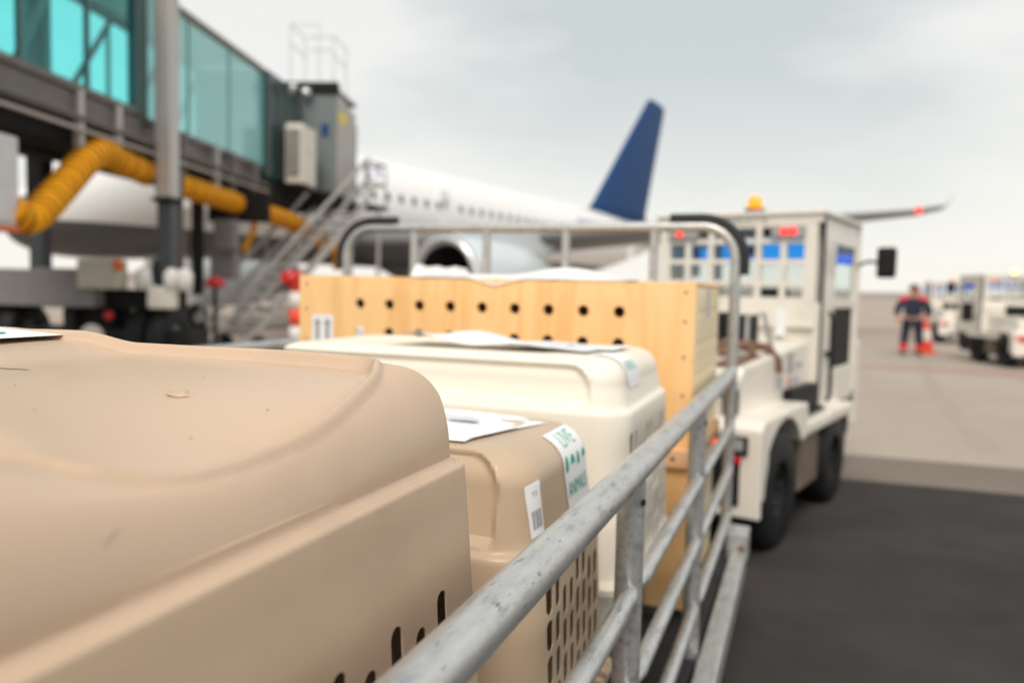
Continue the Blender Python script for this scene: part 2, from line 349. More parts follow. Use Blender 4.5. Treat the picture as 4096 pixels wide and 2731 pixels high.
for X, zt in ((RX, 1.125), (RL, 1.18)):
    for y in posts:
        po = ctube('post', 'galv', [(X, y, DZ-.05), (X, y, zt)], .0245, 24)
        if X == RX:
            MB().lathe([(.0001, 0), (.006, 0), (.006, .002), (.0001, .003)], C((X+.0235, y-.012, zt-.035)), (1, -.3, 0), 10).build('drain_hole', 'black', po)
    bays = [(-.5, .36), (.36, 1.36), (1.36, 2.27), (2.27, 3.29)]
    for z in (.934, .76, .568):
        for a, b in bays:
            off = .012 if X == RX else 0
            rs = [.006, .0125, .0165, .0165, .0165, .0125, .006]
            ys = [a+.012, a+.03, a+.06, (a+b)/2, b-.06, b-.03, b-.012]
            MB().tube([C((X+off, y, z)) for y in ys], .0165, 16, rs=rs).build('side_rail', 'galv', cart)
# front end hoop
YE, ZB, rad = 3.30, 1.716, .135
path = [(RX, YE, DZ-.04), (RX, YE, 1.2)]
for k in range(9):
    a = k/8*math.pi/2; path.append((RX-rad+rad*math.cos(a), YE, ZB-rad+rad*math.sin(a)))
for k in range(9):
    a = math.pi/2+k/8*math.pi/2; path.append((RL+rad+rad*math.cos(a), YE, ZB-rad+rad*math.sin(a)))
path.append((RL, YE, DZ-.04))
hoop = ctube('end_hoop', 'galv', path, .0215, 16)
ctube('end_crossbar', 'galv', [(RX-.02, YE, 1.05), (RL+.02, YE, 1.05)], .016)
for X in (-1.70, -1.341, -.978, -.60):
    ctube('end_baluster', 'galv', [(X, YE, DZ), (X, YE, ZB-.015)], .0185, 14)
def foam(cx, s, lin):
    pts = []; ro = rad+.030
    if lin: pts.append((cx-s*.13, YE, ZB+.030))
    for k in range(13):
        a = math.pi/2-k/12*math.pi/2; pts.append((cx+s*ro*math.cos(a), YE, ZB-rad+ro*math.sin(a)))
    pts.append((cx+s*ro, YE, 1.525))
    return ctube('foam_pad', 'foam', pts, .022, 14)
foam(RX-rad, 1, True); foam(RL+rad, -1, True)
for X in (-.55, -1.78):
    for Y in (.1, 2.7):
        w = MB().lathe([(.06, -.05), (.17, -.055), (.19, -.03), (.19, .03), (.17, .055), (.06, .05)], C((X, Y, .19)), (1, 0, 0), 24).build('wheel', 'black', cart)
        MB().lathe([(.001, -.04), (.10, -.04), (.10, .04), (.001, .04)], C((X, Y, .19)), (1, 0, 0), 16).build('rim', 'grey_paint', w)
    
for Y in (.1, 2.7): ctube('axle', 'darkmetal', [(-.5, Y, .19), (-1.83, Y, .19)], .03)
for X in (-.7, -1.6): cbox('chassis_beam', 'darkmetal', (X-.04, X+.04, -.5, 3.2, .27, .384))
ctube('tow_bar', 'darkmetal', [(-1.15, 3.2, .32), (-1.0, 3.9, .34), (-.78, 4.36, .36)], .03)

# ------------------------------------------------------------------ added pallets, dark wood standing in for the dark gap under the carriers
def pallet(x0, x1, y0, y1, z0, label):
    cx, cy = (x0+x1)/2, (y0+y1)/2; t = thing('wooden_pallet', (cx, cy, z0), 0, label, 'pallet', 'dark pallets added under the pet carriers')
    hx, hy = (x1-x0)/2, (y1-y0)/2
    for s in (-1, 0, 1): BX('block_runner', 'pallet', t, s*(hx-.05)-.05, s*(hx-.05)+.05, -hy, hy, .004, .085, bevel=.003)
    n = max(3, int((y1-y0)/.13))
    for i in range(n):
        a = -hy+2*hy*i/n; BX('top_board', 'pallet', t, -hx, hx, a+.012, a+2*hy/n-.012, .087, .117, bevel=.003)
    return t
for lv, w in ((0, 'lower'), (1, 'upper')):
    z = DZ+.001+lv*.119
    pallet(-1.38, -.40, .04, .78, z, w+' added dark wooden pallet under the nearest tan carrier')
    pallet(-1.00, -.40, 1.10, 1.50, z, w+' added dark wooden pallet under the small carrier with the green sticker')
    pallet(-1.30, -.40, 1.68, 2.22, z, w+' added dark wooden pallet under the cream carrier')
KZ = DZ+.001+.119*2                            # what the carriers stand on

# ------------------------------------------------------------------ pet carriers
def ring(x0, x1, y0, y1, r, nf=90, nc=12, nr=60, nb=30, nl=10):
    P = []
    def edge(a, b, n):
        for i in range(n): t = i/n; P.append((a[0]+(b[0]-a[0])*t, a[1]+(b[1]-a[1])*t))
    def arc(cx, cy, a0, n):
        for i in range(n): a = a0+math.pi/2*i/n; P.append((cx+r*math.cos(a), cy+r*math.sin(a)))
    edge((x0+r, y0), (x1-r, y0), nf); arc(x1-r, y0+r, -math.pi/2, nc); edge((x1, y0+r), (x1, y1-r), nr); arc(x1-r, y1-r, 0, nc)
    edge((x1-r, y1), (x0+r, y1), nb); arc(x0+r, y1-r, math.pi/2, nc); edge((x0, y1-r), (x0, y0+r), nl); arc(x0+r, y0+r, math.pi, nc)
    return P
def shell(B, levels, rad, disp=None, base=(0,0,0), counts={}, cap_top=True):
    # levels: (z, inset[, corner radius])
    rings = []
    for lv in levels:
        z, ins = lv[0], lv[1]; r = max(.012, (lv[2] if len(lv) > 2 else rad)-max(ins, 0)*.6)
        pts = ring(B[0]+ins, B[1]-ins, B[2]+ins, B[3]-ins, r, **counts)
        rings.append([(disp(x, y, z) if disp else (x, y, z)) for x, y in pts])
    n = len(rings[0]); v = [(p[0]-base[0], p[1]-base[1], p[2]-base[2]) for q in rings for p in q]
    f = [(i*n+k, i*n+(k+1) % n, (i+1)*n+(k+1) % n, (i+1)*n+k) for i in range(len(rings)-1) for k in range(n)]
    mb = MB(); mb.add(v, f, 0, True)
    mb.f.append(tuple(range(n-1, -1, -1))); mb.mi.append(0); mb.sm.append(False)
    if cap_top: mb.f.append(tuple((len(rings)-1)*n+k for k in range(n))); mb.mi.append(0); mb.sm.append(True)
    return mb
def dense(levels, step=.012):
    o = []
    for a, b in zip(levels[:-1], levels[1:]):
        n = max(1, int(math.hypot(b[0]-a[0], b[1]-a[1])/step))
        for i in range(n): t = i/n; o.append(tuple(x+(y-x)*t for x, y in zip(a, b)))
    o.append(levels[-1]); return o
def quarter(z0, z1, i0, i1, n=14, p=2.0):
    # rounding from a vertical wall (inset i0 at z0) to a flat top (inset i1 at z1)
    return [(z0+(z1-z0)*math.sin(t)**(2/p), i0+(i1-i0)*(1-math.cos(t)**(2/p))) for t in [math.pi/2*k/n for k in range(n+1)]]
def slot_cutter(slots, x, depth, base, w, axis=0):
    # vertical pill-shaped slots: (y, z_centre, height)
    mb = MB()
    for y, z, h in slots:
        poly = []
        for k in range(9): a = math.pi*k/8; poly.append((y-base[1]+w/2*math.cos(a), z-base[2]+h/2-w/2+w/2*math.sin(a)))
        for k in range(9): a = math.pi+math.pi*k/8; poly.append((y-base[1]+w/2*math.cos(a), z-base[2]-h/2+w/2+w/2*math.sin(a)))
        mb.prism(poly, 0, x+.05-base[0], x-depth-base[0])
    return mb
def smooth_by_angle(o, deg=40):
    bm = bmesh.new(); bm.from_mesh(o.data)
    for f in bm.faces: f.smooth = True
    for e in bm.edges:
        if len(e.link_faces) == 2: e.smooth = e.calc_face_angle(0) < R(deg)
    bm.to_mesh(o.data); bm.free()
class Surf:
    # ray-casting onto the outside of finished carriers, for stickers and sheets
    def __init__(s, obs):
        v = []; f = []
        bpy.context.view_layer.update()
        for o in obs:
            b = len(v); v += [o.matrix_world @ q.co for q in o.data.vertices]; f += [[i+b for i in p.vertices] for p in o.data.polygons]
        s.t = BVHTree.FromPolygons(v, f)
    def hit(s, p, d, eps):
        h = s.t.ray_cast(Vector(p)-Vector(d)*.25, Vector(d), .6)
        if h[0] is None: return Vector(p)
        n = h[1]
        if n.dot(Vector(d)) > 0: n = -n
        return h[0]+n*eps
    def patch(s, name, m, parent, c, u, v, d, w, h, eps=.0012, nu=14, nv=14, shape=None, lift=None):
        u = Vector(u).normalized(); v = Vector(v).normalized(); c = Vector(c); base = parent.matrix_world.translation
        vs = []
        for j in range(nv+1):
            for i in range(nu+1):
                a = (i/nu-.5)*w; b = (j/nv-.5)*h
                if shape: a, b = shape(a, b)
                p = s.hit(c+u*a+v*b, d, eps)
                if lift: p = p+Vector((0, 0, lift(i/nu, j/nv)))
                vs.append(p-base)
        fs = [(j*(nu+1)+i, j*(nu+1)+i+1, (j+1)*(nu+1)+i+1, (j+1)*(nu+1)+i) for j in range(nv) for i in range(nu)]
        return MB().add(vs, fs, 0, True).build(name, m, parent)
    def text(s, name, m, parent, txt, size, c, u, v, d, eps=.002, sx=1.0):
        u = Vector(u).normalized(); v = Vector(v).normalized(); c = Vector(c); base = parent.matrix_world.translation
        me = text_mesh(txt, size); bm = bmesh.new(); bm.from_mesh(me)
        bmesh.ops.triangulate(bm, faces=bm.faces); bmesh.ops.subdivide_edges(bm, edges=[e for e in bm.edges if e.calc_length() > size*.25], cuts=1)
        for q in bm.verts: q.co = s.hit(c+u*q.co.x*sx+v*q.co.y, d, eps)-base
        bm.to_mesh(me); bm.free(); me.materials.clear(); me.materials.append(MT[m])
        o = bpy.data.objects.new(name, me); COL.objects.link(o); o.parent = parent; return o

# --- the nearest carrier
B1 = (-1.40, -.352, .02, .832); base1 = (-.876, .41, KZ)
k1 = thing('pet_carrier', base1, 0, 'nearest and largest tan plastic pet carrier with curved dished roof', 'pet carrier', 'pet carriers on the cart')
lv1 = [(KZ+.001, .035), (KZ+.012, .022), (.90, -.010), (.904, -.030), (.912, -.034), (.926, -.034), (.934, -.028), (.938, -.019), (1.2490, 0), (1.2520, .0007), (1.2542, .0026), (1.2549, .0052), (1.2534, .0072), (1.2534, .0090), (1.2551, .0108), (1.2576, .0132), (1.2612, .0146), (1.268, .0152), (1.272, .022)]
k1low = shell(B1, dense(lv1, .03), .022, base=base1, counts=dict(nf=8, nr=60, nb=30)).build('body_shell', 'tan', k1)
sl = []
for i in range(9):
    y = .743-i*.0488; tall = i % 2 == 0
    for r_ in range(3): sl.append((y, (1.134 if tall else 1.114)-.042-r_*.105, .084))
cav = shell(B1, dense([(.70, .022), (.90, -.007), (.945, -.0166), (1.236, .0012)], .05), .04, base=base1, counts=dict(nf=8, nr=20, nb=8)).build('cutter', 'tan', k1); boolean_cut(k1low, cav)
cut = slot_cutter(sl, B1[1], .08, base1, .0225).build('cutter', 'tan', k1)
boolean_cut(k1low, cut); smooth_by_angle(k1low, 35)
ridge = [(-.52,.30),(-.461,.348),(-.443,.363),(-.424,.378),(-.41,.40),(-.40,.427),(-.397,.466),(-.396,.514),(-.394,.57),(-.397,.628),(-.407,.692),(-.421,.735),(-.450,.768),(-.523,.784),(-.653,.794),(-.86,.796),(-1.3,.796),(-1.36,.72),(-1.36,.34),(-1.3,.28),(-.8,.27)]
def catmull(P, n=6):
    o = []; m_ = len(P)
    for i in range(m_):
        p0, p1, p2, p3 = P[i-1], P[i], P[(i+1) % m_], P[(i+2) % m_]
        for k in range(n):
            t = k/n
            o.append(tuple(.5*((2*b)+(c-a)*t+(2*a-5*b+4*c-d)*t*t+(3*b-a-3*c+d)*t**3) for a, b, c, d in zip(p0, p1, p2, p3)))
    return o
ridge = catmull(ridge)
RA = np.array(ridge); RB = np.roll(RA, -1, 0)
def sdist_all(P):
    best = np.full(len(P), 9.0); ins = np.zeros(len(P), bool)
    for (ax, ay), (bx, by) in zip(RA, RB):
        dx, dy = bx-ax, by-ay; l2 = dx*dx+dy*dy
        if l2 == 0: continue
        t = np.clip(((P[:, 0]-ax)*dx+(P[:, 1]-ay)*dy)/l2, 0, 1)
        best = np.minimum(best, np.hypot(P[:, 0]-ax-t*dx, P[:, 1]-ay-t*dy))
        if by != ay: ins ^= ((ay > P[:, 1]) != (by > P[:, 1])) & (P[:, 0] < (bx-ax)*(P[:, 1]-ay)/(by-ay)+ax)
    return np.where(ins, -best, best)
zb1 = 1.2600
def roof1(x, y, d, sd):
    dx = (B1[1]-.0145)-x
    dyf = (B1[3]-.0145)-y
    pf = lambda t: math.sqrt(max(0, 1-(1-min(1, max(0, t)))**2.4))
    ang = math.atan2(max(0, .09-dx), max(0, .09-dyf)) if (dx < .09 or dyf < .09) else math.pi/2
    rr_ = .030+.056*(ang/(math.pi/2)); zc = zb1+.1055*pf(d/rr_)
    if dx < .030: zs = zb1+.050*(1-(1-dx/.030)**2.2)**.9 if dx > 0 else zb1
    else: zs = zb1+.050+.046*(1-math.exp(-(dx-.030)/.17))
    w = math.exp(-(abs(y-.465)/.165)**2.3)*.97
    zs = min(zs, zc)
    z = zc*(1-w)+zs*w
    if d > .004:
        z += -.0090*sstep(-.001, -.012, sd)+.0066*math.sqrt(max(0, 1-(sd/.0062)**2))*sstep(.006, .016, d)
        z -= .010*math.exp(-((x+.56)/.07)**2-((y-.40+.25*(x+.56))/.022)**2)
        z += .012*sstep(-.80, -.90, x)*sstep(.60, .655, y)*sstep(0, .02, d)*sstep(.035, .03, 0)
    return z
ds = [0, .0006, .0015, .003, .005, .0075, .010]+[.012+.002*i for i in range(26)]+[.0645+.003*i for i in range(30)]+[.158+.0085*i for i in range(26)]
allP = []; allD = []; nn = None
for d in ds:
    r = max(.003, .016-d)
    P = ring(B1[0]+.0145+d, B1[1]-.0145-d, B1[2]+.0145+d, B1[3]-.0145-d, r, nf=50, nc=8, nr=190, nb=200, nl=12); nn = len(P)
    allP += P; allD += [d]*nn
SD = sdist_all(np.array(allP))
v = [(x-base1[0], y-base1[1], roof1(x, y, d, q)-base1[2]) for (x, y), d, q in zip(allP, allD, SD)]
f = [(i*nn+k, i*nn+(k+1) % nn, (i+1)*nn+(k+1) % nn, (i+1)*nn+k) for i in range(len(ds)-1) for k in range(nn)]
f.append(tuple((len(ds)-1)*nn+k for k in range(nn)))
mbx = MB(); mbx.add(v, f, 0, True); k1top = mbx.build('roof_shell', 'tan', k1)
S1 = Surf([k1top, k1low])
pk = S1.hit((-.556, .606, 1.36), (0, 0, -1), 0)
MB().lathe([(.0001, .0035), (.0022, .0034), (.0034, .0015), (.0046, .0012), (.0052, -.001)], pk-Vector(base1), (.1, .0, 1), 16).build('moulding_nub', 'tan2', k1)
MB().lathe([(.0125, -.001), (.0135, .0007), (.0145, .0007), (.0155, -.001)], pk-Vector(base1), (.06, .02, 1), 28).build('moulding_ring', 'tan', k1)
def streak(k, S, m, c, u, v_, d, w, h):
    return S.patch('scuff_mark', m, k, c, u, v_, d, w, h, .0006, 12, 2, lambda a, b: (a, b*(1-(2*a/w)**2)+.25*h*math.sin(a/w*9)))
MT['scuff'] = mat('dark_scuff', (.20, .17, .15), .7)
MT['scuffp'] = mat('pale_scuff', (.44, .36, .28), .7)
streak(k1, S1, 'scuff', (-.80, .62, 1.36), (1, .12, 0), (0, 1, 0), (0, 0, -1), .05, .0035)
streak(k1, S1, 'scuffp', (-.376, .352, 1.30), (.2, 1, .6), (0, -.5, .8), (-1, 0, -.5), .022, .0012)
for q in ((-.62, .50), (-.47, .52), (-.455, .60), (-.58, .66), (-.72, .56)):
    S1.patch('speck', 'scuff', k1, (q[0], q[1], 1.36), (1, 0, 0), (0, 1, 0), (0, 0, -1), .0022, .0016, .0005, 2, 2)

# --- the small carrier with the live-animals sticker
def kennel(name, label, B, zl, zt, zlip, m, rad, panel_x, panel_z, slots, slot_w, depth, pin=.018, rnd=.065, plat=(.05, .010)):
    base = ((B[0]+B[1])/2, (B[2]+B[3])/2, KZ)
    k = thing(name, base, 0, label, 'pet carrier', 'pet carriers on the cart')
    lv = [(KZ+.001, .075), (KZ+.014, .050), (zlip-.03, .028), (zlip-.026, -.020), (zlip-.02, -.030), (zlip-.006, -.032), (zlip, -.028), (zlip+.003, -.012), (zl-.014, 0), (zl-.007, .0008), (zl-.002, .004), (zl, .0085), (zl+.003, .0115), (zl+.009, .0135), (zt-rnd, .024)]
    lv = dense(lv, .010)+quarter(zt-rnd, zt, .024, .024+rnd*1.1, 16, 2.2)[1:]
    i0 = lv[-1][1]
    lv += [(zt+.001*k_/10, i0+.012*k_) for k_ in range(1, 4)]
    lv += [(zt-.001, i0+.040), (zt-.004, i0+.046), (zt-.005, i0+.055), (zt-.005, i0+.10)]
    def disp(x, y, z):
        if z > zl+.008:
            fy = sstep(B[2]+.11, B[2]+.075, y)
            qx = x-(panel_x-.055); qz = z-(panel_z-.055)
            sdv = (math.hypot(max(qx, 0), max(qz, 0))-.055) if (qx > 0 or qz > 0) else max(qx, qz)-.055
            mk = sstep(.004, -.012, sdv)*fy*sstep(zl+.008, zl+.02, z)
            bead = math.exp(-((sdv-.004)/.004)**2)*fy*.002
            y = y+pin*mk-bead
        return (x, y, z)
    body = shell(B, lv, rad, disp, base, dict(nf=110, nc=16, nr=50, nb=20, nl=8)).build('body_shell', m, k)
    cav = shell(B, dense([(zlip+.008, -.0098), (zl-.020, .0017)], .05), rad-.005, base=base, counts=dict(nf=20, nc=10, nr=20, nb=8, nl=6)).build('cutter', m, k); boolean_cut(body, cav)
    cut = slot_cutter(slots, B[1], depth, base, slot_w).build('cutter', m, k)
    boolean_cut(body, cut); smooth_by_angle(body, 38)
    return k, body, Surf([body])
sl = []
for r_ in range(5):
    for i in range(9):
        sl.append((1.150+i*.039, .975-r_*.056-(.027 if (i//2) % 2 else 0), .048))
k2, k2b, S2 = kennel('pet_carrier', 'small tan pet carrier wearing a white and green animal sticker', (-.97, -.352, 1.08, 1.52), 1.052, 1.205, .735, 'tan2', .085, -.425, 1.196, sl, .0225, .06)
down = (0, 0, -1)
uu = Vector((-.42, -.93, 0)); 
# sheets of paper taped on the roof
S2.patch('paper_sheet', 'paper', k2, (-.62, 1.30, 1.21), (1, .05, 0), (0, 1, 0), down, .32, .27, .0025, 16, 12, lambda a, b: (a+.25*b, b), lambda i, j: .003*math.sin(i*5)+.006*max(0, i-.8)*5*(1-j))
S2.patch('paper_sheet', 'paper', k2, (-.62, 1.225, 1.21), (1, .02, 0), (0, 1, 0), down, .28, .15, .0055, 16, 12, lambda a, b: (a+.25*b, b), lambda i, j: .004*math.sin(i*4+1)+.003)
S2.patch('print_block', 'lightink', k2, (-.585, 1.345, 1.21), (1, .05, 0), (0, 1, 0), down, .055, .022, .0068, 4, 4)
for q in range(6):
    S2.patch('print_line', 'lightink', k2, (-.66+.012*q, 1.305+.014*q, 1.21), (1, .05, 0), (0, 1, 0), down, .11+.03*(q % 3), .0035, .0075, 8, 1, None, lambda i, j: .002)
# live animals sticker wrapped over the right roof edge
sd_dir = Vector((-1, 0, -.55)).normalized(); su = Vector((0, 1, 0)); sv = Vector((-.5, 0, 1)).normalized()
sc_ = Vector((-.368, 1.362, 1.150))
S2.patch('sticker', 'paper', k2, sc_, su+sv*.0, sv, sd_dir, .138, .132, .0014, 16, 20, lambda a, b: (a-.10*b, b))
MT['greenl'] = mat('light_green_ink', (.22, .55, .42), .7)
S2.text('lettering', 'greenp', k2, 'LIVE', .042, sc_-su*.004+sv*.044, su, sv, sd_dir, .0026)
S2.text('lettering', 'green', k2, 'ANIMALS', .034, sc_-sv*.038, su, sv, sd_dir, .0026, .80)
for q, (w_, h_) in enumerate(((.016, .022), (.022, .012), (.014, .018), (.020, .010))):
    S2.patch('animal_print', 'green', k2, sc_+su*(-.052+q*.035)+sv*(.004+.004*(q % 2)), su, sv, sd_dir, w_, h_, .0024, 5, 5, lambda a, b: (a*(1-.35*abs(b)/.02), b+.003*math.cos(a*300)))
bc_ = Vector((-.352, 1.148, 1.128))
S2.patch('barcode_label', 'paper', k2, bc_, su, sv, sd_dir, .032, .076, .0014, 6, 14)
for q in range(7):
    S2.patch('bar', 'ink', k2, bc_+sv*(-.014)+su*(-.009+q*.003), su, sv, sd_dir, .0013+.0008*(q % 3 == 0), .026, .0024, 1, 5)
S2.text('lettering', 'ink', k2, 'T3', .010, bc_+sv*.022, su, sv, sd_dir, .0024)

# --- the cream carrier
sl = []
for r_ in range(4):
    for i in range(10):
        sl.append((1.74+i*.046, 1.105-r_*.078-(.035 if (i//2) % 2 else 0), .066))
k3, k3b, S3 = kennel('pet_carrier', 'large cream white pet carrier in front of the wooden crate', (-1.32, -.352, 1.675, 2.25), 1.188, 1.300, .815, 'cream', .075, -.44, 1.283, sl, .021, .05, pin=.022, rnd=.06)
S3.patch('paper_sheet', 'paper', k3, (-.80, 1.93, 1.30), (1, 0, 0), (0, 1, 0), down, .44, .22, .003, 18, 12, lambda a, b: (a+.15*b, b), lambda i, j: .012+.020*math.exp(-((i-.25)/.25)**2)+.006*math.sin(i*9+j*4))
S3.patch('paper_sheet', 'paper', k3, (-.58, 1.99, 1.30), (1, -.05, 0), (0, 1, 0), down, .30, .2, .004, 14, 10, None, lambda i, j: .006+.004*math.sin(i*6))
for q in range(4):
    S3.patch('print_line', 'lightink', k3, (-.60+.01*q, 1.93+.03*q, 1.30), (1, -.05, 0), (0, 1, 0), down, .20, .006, .016, 8, 1)
s3u = Vector((0, 1, 0)); s3v = Vector((-.9, 0, .5)).normalized(); s3d = Vector((-.55, 0, -1)).normalized()
c3 = Vector((-.405, 1.86, 1.285))
S3.patch('sticker', 'paper', k3, c3, s3u, s3v, s3d, .14, .11, .002, 10, 10)
S3.text('lettering', 'greenp', k3, 'ANIMALS', .032, c3-s3v*.02, s3u, s3v, s3d, .003, .8)

# --- documents on the nearest carrier
def sheet_of_paper(name, label, c, w, h, rz, curl, extra=None, m='paper', nx=14, ny=12, z=None):
    t = thing(name, c, rz, label, 'paper')
    vs = []
    for j in range(ny+1):
        for i in range(nx+1):
            a = i/nx-.5; b = j/ny-.5; vs.append((a*w, b*h, curl(a, b)))
    MB().add(vs, [(j*(nx+1)+i, j*(nx+1)+i+1, (j+1)*(nx+1)+i+1, (j+1)*(nx+1)+i) for j in range(ny) for i in range(nx)], 0, True).build('sheet', m, t)
    if extra: extra(t)
    return t
def ring_print(t):
    vs = []; n = 28
    for i in range(n):
        a = 2*math.pi*i/n
        for r in (.030, .040): vs.append((.125+r*math.cos(a), -.01+r*.8*math.sin(a), .007))
    MB().add(vs, [(2*i, 2*i+1, (2*i+3) % (2*n), (2*i+2) % (2*n)) for i in range(n)]).build('round_stamp', 'teal', t)
hz_ = S1.hit((-1.05, .70, 1.4), (0, 0, -1), 0).z
sheet_of_paper('document', 'white document with a teal stamp lying on the nearest tan carrier', (-1.135, .735, hz_+.004), .42, .15, .03, lambda a, b: .004+.012*max(0, b)*max(0, .5-a)+.002*math.sin(a*7), ring_print)

# ------------------------------------------------------------------ plywood crate
CX0, CX1, CY0, CY1, CZ0, CZ1 = -1.756, -.321, 2.50, 3.20, DZ+.002, 1.482
ck = thing('wooden_crate', ((CX0+CX1)/2, (CY0+CY1)/2, CZ0), 0, 'tall plywood crate with rows of round air holes', 'crate')
ob = ck.location
def kbox(name, m, b, bevel=.0015): return BX(name, m, ck, b[0]-ob.x, b[1]-ob.x, b[2]-ob.y, b[3]-ob.y, b[4]-ob.z, b[5]-ob.z, bevel=bevel)
fp = kbox('front_panel', 'ply', (CX0, CX1, CY0, CY0+.015, CZ0+.05, CZ1))
cm = MB()
for i in range(9):
    for z in (1.384, 1.283, 1.182):
        cm.lathe([(.0001, 0), (.0185, 0), (.0185, .06), (.0001, .06)], (-1.501+i*.1178-ob.x, CY0-.02-ob.y, z-ob.z), (0, 1, 0), 24)
co = cm.build('cutter', 'ply', ck); boolean_cut(fp, co); smooth_by_angle(fp, 35)
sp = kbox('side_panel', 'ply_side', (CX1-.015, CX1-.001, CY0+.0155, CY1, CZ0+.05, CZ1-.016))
cm = MB()
for i in range(5):
    for z in (1.384, 1.283, 1.182):
        cm.lathe([(.0001, 0), (.0165, 0), (.0165, .06), (.0001, .06)], (CX1-.04-ob.x, 2.62+i*.118-ob.y, z-ob.z), (1, 0, 0), 20)
co = cm.build('cutter', 'ply_side', ck); boolean_cut(sp, co); smooth_by_angle(sp, 35)
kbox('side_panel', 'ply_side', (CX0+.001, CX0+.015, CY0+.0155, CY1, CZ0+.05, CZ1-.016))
kbox('back_panel', 'ply', (CX0+.016, CX1-.016, CY1-.015, CY1-.001, CZ0+.05, CZ1-.016))
kbox('lid', 'ply', (CX0+.001, CX1-.001, CY0+.0155, CY1, CZ1-.0155, CZ1-.001))
kbox('floor_panel', 'ply', (CX0, CX1, CY0, CY1, CZ0+.03, CZ0+.0495))
for X in (CX0+.05, (CX0+CX1)/2-.04, CX1-.13): kbox('skid', 'pallet', (X, X+.08, CY0, CY1, CZ0, CZ0+.0295))
fb = kbox('batten', 'batten', (CX0, CX1, CY0-.022, CY0-.0005, .906, .963), .004)
kbox('batten', 'batten', (CX1, CX1+.02, CY0+.02, CY1, .906, .963), .004)
for i in range(7):
    MB().lathe([(.0001, .003), (.006, .002), (.008, 0)], (CX1-.05-i*.22-ob.x, CY0-.022-ob.y, .935-ob.z), (0, -1, 0), 12).build('screw', 'straps', fb)
for z in (1.45, 1.36, 1.25, 1.13, 1.0):
    for X in (CX0+.03, CX1-.03):
        MB().lathe([(.0001, .001), (.004, .0008), (.0055, 0)], (X-ob.x, CY0-ob.y, z-ob.z), (0, -1, 0), 10).build('screw', 'straps', ck)
# this-way-up label
lab = kbox('handling_label', 'paper', (-1.701, -1.611, CY0-.0012, CY0-.0002, 1.222, 1.340), 0)
def arrow(x):
    poly = [(-.007, -.042), (.007, -.042), (.007, .014), (.016, .014), (0, .038), (-.016, .014), (-.007, .014)]
    MB().prism([(p[0]+x-ob.x, p[1]+1.291-ob.z) for p in poly], 1, CY0-.0022-ob.y, CY0-.0014-ob.y).build('arrow', 'ink', lab)
arrow(-1.677); arrow(-1.635)
kbox('print_line', 'ink', (-1.690, -1.622, CY0-.0022, CY0-.0014, 1.232, 1.241), 0)
l2 = kbox('small_label', 'paper', (-1.512, -1.483, CY0-.0012, CY0-.0002, 1.263, 1.301), 0)
kbox('print_line', 'lightink', (-1.504, -1.491, CY0-.0022, CY0-.0014, 1.270, 1.292), 0)
kbox('handling_label', 'lightink', (CX1, CX1+.0012, 2.80, 2.87, 1.37, 1.47), 0)
# crumpled film on the lid
def film_curl(a, b):
    z = .012+.026*math.exp(-((a-.16)/.20)**2)+.003*math.sin(a*15+b*5)+.003*math.sin(b*19+a*8)
    if a < -.44: z += .035*((-.44-a)/.06)**2
    if a > .34: z -= .014*(a-.34)/.16
    t = max(0, (-.40-b)/.10)
    return z*(1-t)+t*(.0035-max(0, .026-abs(a+.10)*.20))
sheet_of_paper('plastic_film', 'crumpled white film spread over the lid of the plywood crate', (-.90, 2.735, CZ1-.001), .80, .482, 0, film_curl, None, 'film', 50, 30)

